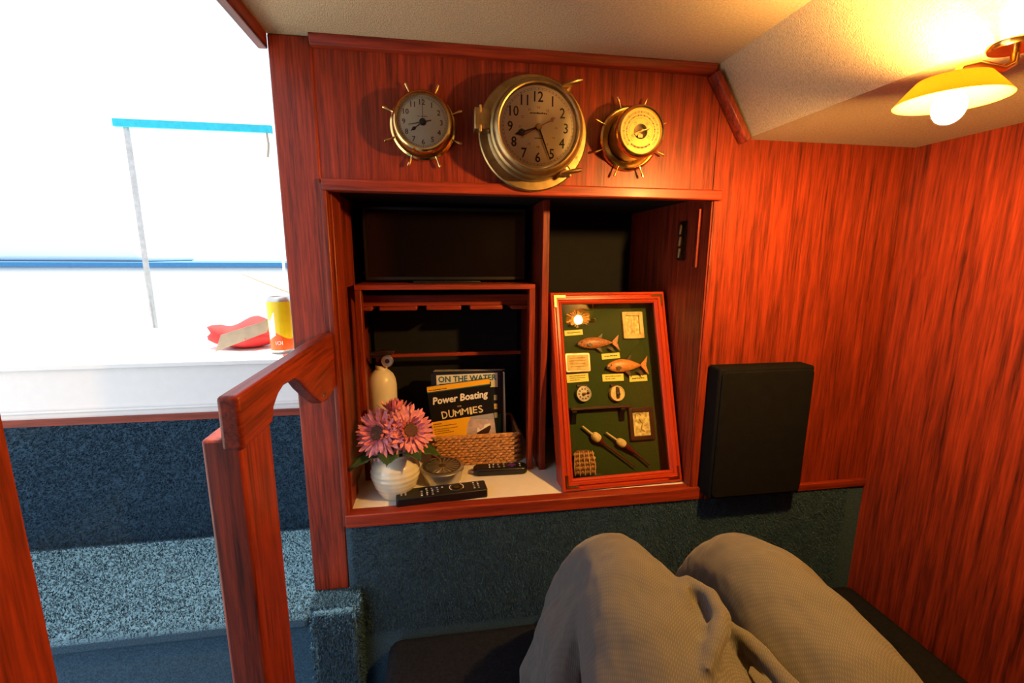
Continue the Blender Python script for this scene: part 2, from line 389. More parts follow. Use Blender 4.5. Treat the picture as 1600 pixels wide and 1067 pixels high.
def pile(name, label, pts_fn, n, mat, ln, wd, seed):
    rnd = random.Random(seed); g = G()
    for i in range(n):
        p, nrm = pts_fn(rnd)
        p = Vector(p); nrm = Vector(nrm)
        d = (nrm + Vector((rnd.uniform(-.7, .7), rnd.uniform(-.7, .7), rnd.uniform(-.9, .5)))).normalized()
        s = d.cross(Vector((rnd.uniform(-1, 1), rnd.uniform(-1, 1), rnd.uniform(-1, 1)))).normalized() * wd * rnd.uniform(.6, 1.2)
        t = p + d * ln * rnd.uniform(.6, 1.3)
        k = len(g.v); g.v += [tuple(p - s), tuple(p + s), tuple(t)]; g.f.append((k, k+1, k+2))
    me = bpy.data.meshes.new(name); me.from_pydata(g.v, [], g.f); me.update(); me.materials.append(M[mat])
    o = bpy.data.objects.new(name, me); COL.objects.link(o)
    return tag(o, label, 'carpet', kind='stuff')
pile('carpet_pile', 'short blue carpet pile covering the face below the cabinet', lambda r: ((r.uniform(-0.226, 1.1), -0.006, r.uniform(0.34, 0.632)), (0, -1, 0)), 60000, 'carpet', 0.006, 0.0011, 1)
def _step(r):
    if r.random() < 0.5: return ((r.uniform(-1.3, -0.3), r.uniform(-0.07, 0.285), 0.465), (0, 0, 1))
    return ((r.uniform(-1.3, -0.3), 0.285, r.uniform(0.47, 0.81)), (0, -1, 0))
pile('carpet_pile', 'blue carpet pile on the doorway step below the white counter', _step, 60000, 'carpet', 0.007, 0.0016, 2)
def _pl(r):
    q = r.random()
    if q < .3: return ((r.uniform(-0.312, -0.212), r.uniform(-0.062, -0.01), 0.468), (0, 0, 1))
    if q < .8: return ((r.uniform(-0.312, -0.212), -0.068, r.uniform(0.15, 0.468)), (0, -1, 0))
    return ((-0.212, r.uniform(-0.062, -0.008), r.uniform(0.15, 0.468)), (1, 0, 0))
pile('carpet_pile', 'blue carpet pile on the block under the door post', _pl, 9000, 'carpet', 0.008, 0.0014, 3)

# ================================================================== DOOR POST, HANDRAIL
t = thing('door_post', 'tall varnished wooden post between doorway and cabinet', 'post', (-0.277, 0, 0.468))
ob('board', G().prism([(-0.040, -0.004), (0.040, -0.004), (0.040, 0.019), (0.028, 0.019), (0.028, 0.055), (-0.040, 0.055)], 2, 0.0, CZ - 0.468), 'wood_z', t, bevel=0.004, seg=3)
ob('edge_bead', G().box(0.036, -0.010, 0.165, 0.050, 0.012, 0.93), 'wood_z', t, bevel=0.004, seg=3)

t = thing('handrail', 'varnished wooden handrail on a square newel beside the doorway', 'handrail', (-0.247, -0.415, 0))
# profile in (y,z), y relative to the newel centre -0.415
prof = [(-0.048, 1.092), (0.402, 1.092), (0.410, 1.085), (0.410, 0.972), (0.345, 0.962), (0.292, 0.972), (0.262, 0.990), (0.240, 1.002), (0.225, 1.013), (0.205, 1.026), (0.180, 1.046), (0.150, 1.058),
        (0.100, 1.062), (0.075, 1.056), (0.055, 1.044), (0.046, 1.025), (-0.048, 1.025)]
ob('rail_board', G().prism(prof, 0, -0.013, 0.012), 'wood_y', t, bevel=0.005, seg=3)
ob('newel_post', G().box(-0.035, -0.046, 0.0, 0.008, 0.046, 1.04), 'wood_z', t, bevel=0.004, seg=3)
for (yy, zz) in ((0.205, 1.005), (0.222, 1.000)):
    ob('screw', G().lathe([(0.0, 0.0025), (0.003, 0.0022), (0.0045, 0.001), (0.0045, 0.0)], 12, 0, (0.012, yy + 0.09, zz - 0.018)), 'steel', t)

# ================================================================== CABINET
t = thing('built_in_cabinet', 'open built-in cabinet with white shelf, dark inside and wooden divider', 'cabinet', (0, 0, 0))
ob('shelf', G().box(XL, 0.0, ZS - 0.02, XR, 0.46, ZS), 'laminate', t, label='white laminate shelf')
ob('side_panel', G().box(XL - 0.012, 0.02, ZS, XL, 0.46, ZH + 0.02), 'wood_z', t)
ob('side_panel', G().box(XR, 0.02, ZS, XR + 0.012, 0.46, ZH + 0.02), 'wood_z', t)
ob('back_panel', G().box(XL, 0.46, ZS, XR, 0.47, ZH + 0.02), 'black_panel', t)
ob('top_panel', G().box(XL, 0.02, ZH + 0.012, XR, 0.46, ZH + 0.024), 'black_panel', t)
ob('divider', G().box(0.257, 0.152, ZS, 0.275, 0.46, ZH + 0.012), 'wood_z', t, bevel=0.002)
ob('inner_stile', G().box(XL, 0.02, ZS, XL + 0.012, 0.10, ZH + 0.012), 'wood_z', t, bevel=0.002)
ob('door_edge_strip', G().box(XR - 0.009, 0.040, 1.228, XR, 0.058, 1.368), 'wood_z', t, bevel=0.001)
h = ob('hinge', G().box(XR - 0.003, 0.105, 1.245, XR, 0.140, 1.345), 'brass_dark', t)
for k in range(3):
    ob('knuckle', G().lathe([(0, 0), (0.0055, 0.0), (0.0065, 0.002), (0.0065, 0.024), (0.0055, 0.026), (0, 0.026)], 14, 2, (XR - 0.008, 0.122, 1.251 + k * 0.030)), 'brass_dark', h)

# glass rack: frame at y .16
t = thing('glass_rack', 'dark wooden rack with slotted stemware rail and open front frame', 'rack', (0, 0.16, ZS))
H = 1.182 - ZS
ob('stile', G().box(-0.217, 0, 0, -0.201, 0.028, H - 0.013), 'wood_z', t, bevel=0.0015)
ob('stile', G().box(0.226, 0, 0, 0.241, 0.028, H - 0.013), 'wood_z', t, bevel=0.0015)
ob('top_rail', G().box(-0.217, 0, H - 0.013, 0.241, 0.30, H), 'wood_x', t, bevel=0.0015)
ob('front_rail', G().box(-0.215, 0.09, 0.473, 0.239, 0.102, 0.489), 'wood_x', t, bevel=0.001)
for k, (x0, x1) in enumerate(((-0.214, -0.189), (-0.171, -0.070), (-0.046, 0.050), (0.074, 0.166), (0.190, 0.238))):
    ob('slat', G().box(x0, 0.085, 0.447, x1, 0.26, 0.459), 'wood_x', t, bevel=0.003)
ob('hanger_block', G().box(-0.214, 0.10, 0.459, 0.238, 0.112, 0.473), 'wood_x', t)
ob('lower_rail', G().box(-0.214, 0.20, 0.292, 0.238, 0.212, 0.302), 'wood_x', t, bevel=0.001)
ob('back_board', G().box(-0.217, 0.285, 0, 0.241, 0.297, H - 0.013), 'black_panel', t)

# television on the rack
t = thing('television', 'black flat television standing on the rack inside the cabinet', 'television', (0.012, 0.25, 1.182))
ob('bezel', G().box(-0.215, 0.0, 0.006, 0.218, 0.03, 0.200), 'black_plastic', t, bevel=0.003)
ob('screen', G().box(-0.205, -0.0015, 0.016, 0.208, 0.0, 0.190), 'black_gloss', t)
ob('foot', G().box(-0.09, -0.03, 0.0, 0.09, 0.06, 0.006), 'black_plastic', t, bevel=0.002)

# ================================================================== CLOCKS
def ring_dial(parent, name, r, y, mat):
    return ob(name, G().lathe([(0.0, 0.0), (r, 0.0), (r, -0.0015), (0, -0.0015)], 64, 1, (0, y, 0)), mat, parent)
def numerals(parent, r, y, h, mat, labels, step, start=0.0, bold=0.0, wscale=1.0, lean=0.0):
    for k, s in enumerate(labels):
        a = start + k * step
        v, f, asp = text_geo(s)
        text('numeral', s, mat, parent, (r * math.sin(a), y, r * math.cos(a)), h, h * asp * wscale, bold=bold)
def ticks(parent, name, r0, r1, n, y, mat, wd, major=5, a0=0.0, a1=2*PI, ring=True):
    g = G()
    for k in range(n):
        a = a0 + (a1 - a0) * k / n; ww = wd * (1.9 if major and k % major == 0 else 1.0)
        cx, sx = math.sin(a), math.cos(a)
        px, pz = math.cos(a) * ww, -math.sin(a) * ww
        q = [(cx*r0-px, y, sx*r0-pz), (cx*r0+px, y, sx*r0+pz), (cx*r1+px, y, sx*r1+pz), (cx*r1-px, y, sx*r1-pz)]
        g._add(q, [(0, 1, 2, 3)])
    if ring:
        for r in (r0, r1):
            g.lathe([(r - wd*0.6, 0), (r + wd*0.6, 0)], 72, 1, (0, y, 0))
    return ob(name, g, mat, parent, smooth=0)
def hand(parent, name, ang, pts, y, mat, th=0.0008):
    # outline in hand space: (across, along)
    ca, sa = math.cos(ang), math.sin(ang)
    q = [(u * ca + v * sa, -u * sa + v * ca) for u, v in pts]
    return ob(name, G().prism(q, 1, y - th, y), mat, parent, smooth=0)
def spade(L, w, tail=0.006):
    return [(-w*.25, -tail), (w*.25, -tail), (w*.22, L*.55), (w, L*.66), (w*.95, L*.74), (w*.35, L*.86), (0, L), (-w*.35, L*.86), (-w*.95, L*.74), (-w, L*.66), (-w*.22, L*.55)]
def bar(L, w0, w1, tail):
    return [(-w0, -tail), (w0, -tail), (w1, L), (-w1, L)]
def spokes(parent, n, r0, y, mat, off=PI/8, ln=0.024, sc=1.0):
    prof = [(0, 0), (0.0022, 0), (0.0017, 0.004), (0.0014, 0.007), (0.0024, 0.013), (0.0030, 0.019), (0.0024, ln-0.001), (0, ln)]
    prof = [(a * sc, b) for a, b in prof]
    src = None
    for k in range(n):
        a = off + 2 * PI * k / n
        rot = (0, a, 0); loc = (r0 * math.sin(a), y, r0 * math.cos(a))
        if src is None: src = ob('spoke', G().lathe(prof, 10, 2), mat, parent, loc=loc, rot=rot)
        else: dup(src, parent, loc, rot)
ARAB = [str(k) for k in (12, 1, 2, 3, 4, 5, 6, 7, 8, 9, 10, 11)]

# small ship's wheel clock
c = thing('ships_wheel_clock', 'brass ship wheel clock with cream dial beside the door post', 'clock', (-0.031, 0.0, 1.512))
ob('back_ring', G().lathe([(0.050, 0.0), (0.0655, 0.0), (0.0665, 0.004), (0.0655, 0.009), (0.062, 0.0115), (0.056, 0.0105), (0.050, 0.008), (0.050, 0.0)], 64, 1), 'brass', c)
g = G().lathe([(0.046, 0.006), (0.046, 0.034), (0.040, 0.036)], 64, 1)
ob('case', g, 'brass_old', c)
ob('bezel', G().lathe([(0.047, 0.026), (0.0555, 0.028), (0.0585, 0.033), (0.0590, 0.038), (0.0570, 0.044), (0.0530, 0.0475), (0.0500, 0.0470), (0.0490, 0.043), (0.0490, 0.038)], 72, 1), 'brass', c)
d = ring_dial(c, 'dial', 0.0495, -0.0365, 'dial_cream')
numerals(d, 0.0365, -0.0369, 0.0096, 'ink_brown', ARAB, PI/6, bold=0.0002)
ticks(d, 'minute_track', 0.0438, 0.0465, 60, -0.0369, 'ink_brown', 0.00022)
scribble('dial_print', 'ink_brown', d, -0.010, 0.010, 0.0105, -0.0368, 0.0008, 5)
ob('hub', G().lathe([(0.0062, 0.0366), (0.0062, 0.0405), (0.005, 0.0415), (0, 0.0415)], 24, 1), 'ink', c)
hand(c, 'hour_hand', math.radians(234), spade(0.030, 0.0032), -0.0376, 'ink')
hand(c, 'minute_hand', math.radians(258), bar(0.028, 0.0008, 0.0004, 0.017), -0.0386, 'ink')
hand(c, 'second_hand', math.radians(0), bar(0.043, 0.0005, 0.0003, 0.004), -0.0396, 'ink')
ob('crystal', G().lathe([(0.0, 0.0455), (0.025, 0.0450), (0.049, 0.0435)], 48, 1), 'glass', c)
spokes(c, 8, 0.0625, -0.010, 'brass', ln=0.023)

# large porthole clock
c = thing('porthole_clock', 'large aged brass porthole clock with black numerals between the two ship wheel dials', 'clock', (0.194, -0.0150, 1.503))
ob('mount_pad', G().lathe([(0, -0.0150), (0.092, -0.0150), (0.092, 0.001), (0, 0.001)], 64, 1), 'brass_old', c)
ob('flange', G().lathe([(0.085, 0.0), (0.113, 0.0), (0.1145, 0.003), (0.1145, 0.010), (0.112, 0.0125), (0.094, 0.0135), (0.0925, 0.0135)], 96, 1), 'brass_old', c)
ob('case', G().lathe([(0.0935, 0.012), (0.0965, 0.014), (0.0965, 0.018), (0.0925, 0.020), (0.0915, 0.044), (0.094, 0.047), (0.094, 0.050), (0.090, 0.053)], 96, 1), 'brass_old', c)
ob('bezel', G().lathe([(0.0905, 0.050), (0.0880, 0.060), (0.0850, 0.0655), (0.0810, 0.0675), (0.0785, 0.0660), (0.0770, 0.0590)], 96, 1), 'brass_old', c)
d = ring_dial(c, 'dial', 0.0785, -0.0575, 'sunburst')
numerals(d, 0.0560, -0.0580, 0.0185, 'ink', ARAB, PI/6, wscale=0.88, bold=0.00025)
numerals(d, 0.0365, -0.0580, 0.0042, 'ink_brown', ['24'] + [str(k) for k in range(13, 24)], PI/6)
ticks(d, 'minute_track', 0.0685, 0.0715, 60, -0.0580, 'ink', 0.00028)
scribble('dial_print', 'ink_brown', d, -0.017, 0.017, 0.0255, -0.0580, 0.0022, 9)
scribble('dial_print', 'ink_brown', d, -0.007, 0.008, -0.0205, -0.0580, 0.0014, 10)
hand(c, 'alarm_hand', math.radians(62), bar(0.030, 0.0007, 0.0005, 0.034), -0.0586, 'red_hand')
tip = (0.032 * math.sin(math.radians(62)), 0.032 * math.cos(math.radians(62)))
ob('alarm_tip', G().lathe([(0.0033, 0.0), (0.0033, 0.0009), (0, 0.0009)], 20, 1, (tip[0], -0.0586, tip[1])), 'red_hand', c)
hand(c, 'hour_hand', math.radians(252.5), spade(0.050, 0.0062, 0.002), -0.0600, 'ink')
hand(c, 'minute_hand', math.radians(158), bar(0.066, 0.0018, 0.0008, 0.004), -0.0614, 'ink')
ob('hub', G().lathe([(0.0062, 0.0578), (0.0062, 0.0628), (0.005, 0.0640), (0, 0.0642)], 24, 1), 'brass_old', c)
ob('crystal', G().lathe([(0.0, 0.0665), (0.04, 0.0660), (0.0775, 0.0645)], 64, 1), 'glass', c)
hg = ob('hinge_block', G().box(-0.125, -0.050, -0.006, -0.094, -0.008, 0.034), 'brass_old', c, bevel=0.002)
ob('hinge_slot', G().box(-0.119, -0.0512, 0.002, -0.108, -0.049, 0.024), 'brass_old', hg)
ob('hinge_pin', G().tube([(-0.113, -0.048, -0.010), (-0.113, -0.048, 0.038)], 0.003, 10), 'brass_old', hg)
for a, sgn in ((52, 1), (-50, -1)):
    ar = math.radians(a); u = Vector((math.cos(ar), 0, math.sin(ar))); p = u * 0.104
    dg_ = ob('dog_lug', G().tube([u * 0.088 + Vector((0, -0.040, 0)), u * 0.100 + Vector((0, -0.040, 0)), u * 0.112 + Vector((0, -0.036, 0))], [0.009, 0.009, 0.007], 12), 'brass_old', c)
    q = u * 0.106
    ob('dog_bolt', G().tube([q + Vector((0, -0.004, 0)), q + Vector((0, -0.062, 0))], 0.004, 12), 'brass_old', dg_)
    v = Vector((0.95, 0, 0.30 if sgn > 0 else 0.18)).normalized()
    ob('wing_nut', G().tube([q + Vector((0, -0.056, 0)) - v * 0.020, q + Vector((0, -0.058, 0)) - v * 0.010, q + Vector((0, -0.060, 0)), q + Vector((0, -0.060, 0)) + v * 0.012, q + Vector((0, -0.058, 0)) + v * 0.022],
       [0.0045, 0.0062, 0.0066, 0.0066, 0.0045], 12, flat=0.7), 'brass_old', dg_)
src = None
for a in (215, 335, 100, 20):
    ar = math.radians(a); loc = (0.104 * math.cos(ar), -0.0134, 0.104 * math.sin(ar))
    if src is None: src = ob('flange_screw', G().lathe([(0.003, 0.0), (0.003, 0.0008), (0, 0.001)], 12, 1), 'brass_old', c, loc=loc)
    else: dup(src, c, loc)

# ship's wheel barometer
c = thing('ships_wheel_barometer', 'deep brass ship wheel barometer with gold dial and dark centre', 'barometer', (0.411, 0.0, 1.507))
ob('back_ring', G().lathe([(0.048, 0.0), (0.066, 0.0), (0.0675, 0.004), (0.066, 0.009), (0.062, 0.0115), (0.054, 0.0105), (0.048, 0.006)], 64, 1), 'brass', c)
ob('case', G().lathe([(0.047, 0.004), (0.046, 0.058), (0.040, 0.060)], 64, 1), 'brass_old', c)
ob('bezel', G().lathe([(0.046, 0.050), (0.0505, 0.052), (0.0525, 0.057), (0.0525, 0.064), (0.0505, 0.069), (0.0470, 0.071), (0.0445, 0.0695), (0.0435, 0.064)], 72, 1), 'brass', c)
d = ob('dial', G().lathe([(0.0150, 0.0652), (0.0440, 0.0652), (0.0440, 0.0635), (0.0150, 0.0635)], 64, 1), 'dial_gold', c)
ticks(d, 'scale_marks', 0.0350, 0.0395, 72, -0.0656, 'ink_brown', 0.00042, 6, math.radians(-135), math.radians(135), ring=False)
ticks(d, 'scale_marks', 0.0245, 0.0262, 60, -0.0656, 'ink_brown', 0.00028, 10, math.radians(-135), math.radians(135), ring=False)
ticks(d, 'scale_marks', 0.0292, 0.0322, 44, -0.0656, 'ink_brown', 0.00075, 4, math.radians(-128), math.radians(128), ring=False)
ticks(d, 'scale_marks', 0.0300, 0.0335, 26, -0.0656, 'ink_brown', 0.0006, 5, math.radians(140), math.radians(220), ring=False)
for k, s in enumerate(('28', '29', '30', '31')):
    a = math.radians(-120 + 80 * k); text('numeral', s, 'ink_brown', d, (0.0200 * math.sin(a), -0.0656, 0.0200 * math.cos(a)), 0.0050, rot=-a)
ob('movement_well', G().lathe([(0.0150, 0.0640), (0.0150, 0.052), (0, 0.052)], 40, 1), 'brass_dark', c)
ob('movement', G().box(-0.0085, -0.058, -0.007, 0.004, -0.052, -0.001).box(-0.003, -0.060, -0.011, 0.008, -0.054, -0.004).lathe([(0.003, 0.052), (0.003, 0.061), (0, 0.061)], 14, 1, (0.006, 0, 0.004)), 'brass_old', c, bevel=0.0006)
hand(c, 'pointer', math.radians(74), spade(0.021, 0.0018, 0.016), -0.0662, 'ink')
hand(c, 'set_hand', math.radians(250), bar(0.016, 0.0007, 0.0004, 0.016), -0.0674, 'brass')
ob('crystal', G().lathe([(0.0, 0.0705), (0.022, 0.0702), (0.0445, 0.0692)], 48, 1), 'glass', c)
spokes(c, 8, 0.064, -0.014, 'brass', ln=0.024, sc=0.85)

# ================================================================== SHADOW BOX
BROT = Euler((math.radians(-18.25), 0, math.radians(1.8)), 'XYZ')
B = thing('shadow_box', 'leaning mahogany shadow box of fishing tackle with brass corners', 'shadow box', (0.290, 0.020, ZS + 0.003), BROT)
BW, BH, BD, FW = 0.333, 0.521, 0.062, 0.031
def frame_side(pts_outer, pts_inner, y0, y1): pass
def mitre(name, side):
    # moulded mitred frame member, profile across the width (u from outer 0 to inner FW): list (u, y)
    prof = [(0, 0.0), (0, -0.0), (0.002, -0.004), (0.008, -0.005), (0.010, -0.002), (0.013, -0.002), (0.015, -0.006), (0.021, -0.006), (0.023, -0.002), (0.026, -0.003), (0.029, -0.001), (FW, 0.001), (FW, 0.010), (0.0, 0.010)]
    g = G(); n = len(prof); vs = []
    for end in (0, 1):
        for u, y in prof:
            if side == 'L': p = (u, y, u if end == 0 else BH - u)
            if side == 'R': p = (BW - u, y, u if end == 0 else BH - u)
            if side == 'B': p = (u if end == 0 else BW - u, y, u)
            if side == 'T': p = (u if end == 0 else BW - u, y, BH - u)
            vs.append(p)
    g._add(vs, [tuple(range(n)), tuple(range(n, 2*n))[::-1]] + [(i, (i+1) % n, n+(i+1) % n, n+i) for i in range(n)])
    return ob(name, g, 'wood_frame' if side in 'LR' else 'wood_frame_x', B, smooth=0)
for s_ in 'LRTB': mitre('frame_rail', s_)
ob('side_board', G().box(0.004, 0.010, 0.004, 0.016, BD, BH - 0.004), 'wood_frame', B)
ob('side_board', G().box(BW - 0.016, 0.010, 0.004, BW - 0.004, BD, BH - 0.004), 'wood_frame', B)
ob('side_board', G().box(0.016, 0.010, 0.004, BW - 0.016, BD, 0.014), 'wood_frame_x', B)
ob('side_board', G().box(0.016, 0.010, BH - 0.014, BW - 0.016, BD, BH - 0.004), 'wood_frame_x', B)
ob('felt_lining', G().box(0.016, 0.010, 0.014, 0.019, 0.050, BH - 0.014).box(BW - 0.019, 0.010, 0.014, BW - 0.016, 0.050, BH - 0.014).box(0.019, 0.010, 0.014, BW - 0.019, 0.050, 0.017).box(0.019, 0.010, BH - 0.017, BW - 0.019, 0.050, BH - 0.014), 'felt', B, smooth=0)
ob('felt_back', G().box(0.016, 0.050, 0.014, BW - 0.016, BD, BH - 0.014), 'felt', B)
ob('glass_pane', G().box(FW - 0.003, 0.004, FW - 0.010, BW - FW + 0.003, 0.0065, BH - 0.022), 'box_glass', B, smooth=0)
ob('easel_leg', G().prism([(BD, 0.36), (BD + 0.006, 0.36), (0.172, 0.055), (0.164, 0.055)], 0, 0.13, 0.20), 'wood_frame', B)
# brass corner brackets
for sx, sz in ((0, 0), (1, 0), (0, 1), (1, 1)):
    g = G(); L = 0.032; wv = 0.006; e = 0.0095
    def P(u, v): return ((u if not sx else BW - u), (v if not sz else BH - v))
    x0, z0 = P(e, e)
    pts = [P(e, e), P(e + L, e), P(e + L, e + wv), P(e + wv, e + wv), P(e + wv, e + L), P(e, e + L)]
    ob('corner_bracket', G().prism(pts, 1, -0.0085, -0.0015), 'brass', B, smooth=0)
DY = 0.050
def placard(x0, z0, x1, z1, lines, rot=0.03, seed=0):
    cx, cz = (x0+x1)/2, (z0+z1)/2; w_, h_ = abs(x1-x0), abs(z1-z0)
    p = ob('placard', G().box(-w_/2, -0.0012, -h_/2, w_/2, 0, h_/2), 'placard', B, loc=(cx, DY, cz), rot=(0, -rot, 0))
    for k in range(lines):
        zz = h_/2 - h_*(k+1)/(lines+1)
        scribble('lettering', 'ink', p, -w_*0.36, w_*(0.36 if k < lines-1 or lines == 1 else 0.1), zz, -0.0013, 0.0022 if lines == 1 else 0.0016, seed+k)
placard(0.050, 0.425, 0.103, 0.410, 1, 0.05, 1)
placard(0.154, 0.356, 0.208, 0.340, 1, 0.05, 4)
placard(0.047, 0.302, 0.110, 0.279, 3, 0.03, 7)
placard(0.151, 0.297, 0.214, 0.277, 2, 0.0, 11)
placard(0.231, 0.290, 0.285, 0.273, 1, 0.02, 15)
# fish
def fish(name, x0, x1, zc, hgt, mat, flip=1, dark='fish_dark'):
    L = x1 - x0; n = 20; m_ = 14; g = G(); vs = []
    for i in range(n + 1):
        t_ = i / n
        hh = hgt * (0.12 + 0.95 * math.sin(PI * min(1, t_ * 1.05)) ** 0.75) * (1 - 0.45 * t_) + 0.001
        for k in range(m_):
            a = 2 * PI * k / m_
            vs.append((x0 + L * 0.86 * t_, DY - 0.010 + 0.010 * math.cos(a) * (0.3 + math.sin(PI * t_) * 0.7), zc + hh * 0.5 * math.sin(a) + 0.002 * math.sin(t_ * 3)))
    g._add(vs, [(i*m_+k, i*m_+(k+1) % m_, (i+1)*m_+(k+1) % m_, (i+1)*m_+k) for i in range(n) for k in range(m_)] + [tuple(range(m_))[::-1], tuple(range(n*m_, (n+1)*m_))])
    p = ob(name, g, mat, B, smooth=60)
    ye = DY - 0.012
    tail = [(x0+L*0.83, zc-0.003), (x1, zc-hgt*0.62), (x1-L*0.05, zc), (x1, zc+hgt*0.62), (x0+L*0.83, zc+0.005)]
    ob('tail_fin', G().prism(tail, 1, ye, ye + 0.003), mat, p, smooth=0)
    for (tx, sz, ln) in ((0.45, 1, 0.6), (0.42, -1, 0.55), (0.70, -1, 0.5)):
        bx = x0 + L * tx; bz = zc + sz * hgt * 0.36
        ob('fin', G().prism([(bx, bz), (bx+L*0.12, bz - sz*0.001), (bx+L*0.16, bz + sz*hgt*ln*0.7), (bx+L*0.10, bz + sz*hgt*ln*0.5)], 1, ye, ye + 0.002), dark, p, smooth=0)
    ob('gill', G().prism([(x0+L*0.20, zc-hgt*0.05), (x0+L*0.26, zc+hgt*0.02), (x0+L*0.33, zc-hgt*0.10), (x0+L*0.27, zc-hgt*0.26), (x0+L*0.21, zc-hgt*0.20)], 1, DY-0.0205, DY-0.0185), dark, p, smooth=0)
    ob('eye', G().lathe([(0.0022, 0), (0.0018, 0.001), (0, 0.0013)], 10, 1, (x0+L*0.085, DY-0.0175, zc+hgt*0.10)), 'ink', p)
    ob('mouth', G().prism([(x0-0.001, zc+0.001), (x0+L*0.06, zc-hgt*0.02), (x0+L*0.05, zc-hgt*0.10), (x0-0.003, zc-hgt*0.12)], 1, DY-0.016, DY-0.013), dark, p, smooth=0)
fish('carved_fish', 0.083, 0.205, 0.384, 0.036, 'fish')
fish('carved_fish', 0.163, 0.286, 0.317, 0.042, 'fish2')
# fly lure
g = G(); rnd = random.Random(4)
for k in range(60):
    a = rnd.uniform(0, 2*PI); l = rnd.uniform(0.014, 0.034)
    p = Vector((0.088, DY - 0.006, 0.455)); e_ = p + Vector((math.cos(a)*l*1.1, -rnd.uniform(0, 0.010), math.sin(a)*l*0.75))
    s_ = Vector((-math.sin(a), 0, math.cos(a))) * 0.0016
    g._add([p - s_*0.4, p + s_*0.4, e_ + s_, e_ - s_], [(0, 1, 2, 3)])
ob('feather_fly', g, 'tan_fur', B, smooth=0)
ob('fly_hook', G().tube([(0.095, DY-0.006, 0.450), (0.120, DY-0.008, 0.447), (0.136, DY-0.008, 0.446), (0.143, DY-0.008, 0.450), (0.138, DY-0.008, 0.456), (0.130, DY-0.008, 0.453)], 0.0014, 8), 'brass', B)
# tin
t_ = ob('tin_box', G().prism(rect_round(0.073, 0.054, 0.006, 4, 0.079, 0.3325), 1, DY - 0.012, DY), 'tin', B, bevel=0.002)
ob('tin_lid', G().prism(rect_round(0.061, 0.042, 0.004, 4, 0.079, 0.3325), 1, DY - 0.0135, DY - 0.012), 'old_card', t_, bevel=0.0006)
for k in range(4): scribble('lettering', 'ink_brown', t_, 0.054, 0.100, 0.345 - k * 0.008, DY - 0.0136, 0.0012, 40 + k)
# framed pictures
def small_frame(x0, z0, x1, z1, fw, fmat, pmat, y):
    p = ob('picture_frame', G().box(x0, y-0.010, z0, x0+fw, y, z1).box(x1-fw, y-0.010, z0, x1, y, z1).box(x0+fw, y-0.010, z0, x1-fw, y, z0+fw).box(x0+fw, y-0.010, z1-fw, x1-fw, y, z1), fmat, B, bevel=0.001)
    ob('print', G().box(x0+fw, y-0.004, z0+fw, x1-fw, y-0.002, z1-fw), pmat, p)
    return p
p = small_frame(0.222, 0.396, 0.284, 0.472, 0.011, 'old_card', 'old_print', DY)
for k in range(3): ob('sketch_line', G().tube([(0.240+0.009*k, DY-0.0045, 0.415), (0.238+0.010*k, DY-0.0045, 0.430), (0.244+0.008*k, DY-0.0045, 0.445), (0.240+0.010*k, DY-0.0045, 0.456)], 0.0010, 6), 'old_card', p)
p = small_frame(0.217, 0.111, 0.290, 0.199, 0.011, 'dark_frame', 'old_print', DY)
ob('sketch_line', G().tube([(0.236, DY-0.0045, 0.170), (0.238, DY-0.0045, 0.182), (0.247, DY-0.0045, 0.185), (0.254, DY-0.0045, 0.178)], 0.0011, 6), 'ink_brown', p)
ob('sketch_line', G().tube([(0.247, DY-0.0045, 0.168), (0.256, DY-0.0045, 0.155), (0.252, DY-0.0045, 0.140), (0.262, DY-0.0045, 0.132)], 0.0009, 6), 'ink_brown', p)
# reels
def reel(x, z, r, kind):
    p = ob('fishing_reel', G().lathe([(0, 0), (r, 0), (r, 0.012), (r*0.96, 0.014), (r*0.88, 0.014), (r*0.86, 0.012), (0, 0.012)], 40, 1, (x, DY, z)), 'silver' if kind == 0 else 'cork', B)
    if kind == 0:
        for k in range(10):
            a = 2*PI*k/10; ob('spool_hole', G().lathe([(r*0.11, 0.0122), (r*0.11, 0.0126), (0, 0.0126)], 12, 1, (x+r*0.64*math.cos(a), DY, z+r*0.64*math.sin(a))), 'maroon', p)
        ob('spool_hub', G().lathe([(r*0.26, 0.012), (r*0.22, 0.016), (0, 0.0165)], 16, 1, (x, DY, z)), 'brass', p)
        ob('crank_knob', G().lathe([(0.003, 0.012), (0.0035, 0.018), (0, 0.020)], 12, 1, (x+r*0.55, DY, z+r*0.12)), 'maroon', p)
    else:
        ob('crank_arm', G().prism([(x-0.003, z+r*0.9), (x+0.005, z+r*0.7), (x+0.006, z), (x+0.004, z-r*0.6), (x-0.003, z-r*0.6), (x-0.004, z)], 1, DY-0.017, DY-0.012), 'dark_frame', p, bevel=0.0008)
        ob('crank_knob', G().lathe([(0.0045, 0.014), (0.0045, 0.020), (0, 0.0205)], 14, 1, (x+0.001, DY, z-0.002)), 'ink', p)
    ob('reel_foot', G().box(x-0.016, DY-0.006, z+r*0.92, x+0.014, DY, z+r*1.18), 'dark_frame', p, bevel=0.001)
reel(0.0895, 0.246, 0.0215, 0); reel(0.187, 0.242, 0.0215, 1)
# little shelf with brackets
p = ob('tackle_shelf', G().box(0.046, DY-0.022, 0.203, 0.222, DY, 0.210), 'dark_frame', B, bevel=0.001)
for bx in (0.050, 0.190): ob('shelf_bracket', G().prism([(DY, 0.203), (DY-0.019, 0.203), (DY-0.019, 0.197), (DY-0.010, 0.186), (DY-0.006, 0.168), (DY, 0.164)], 0, bx, bx+0.014), 'black_plastic', p, bevel=0.001)
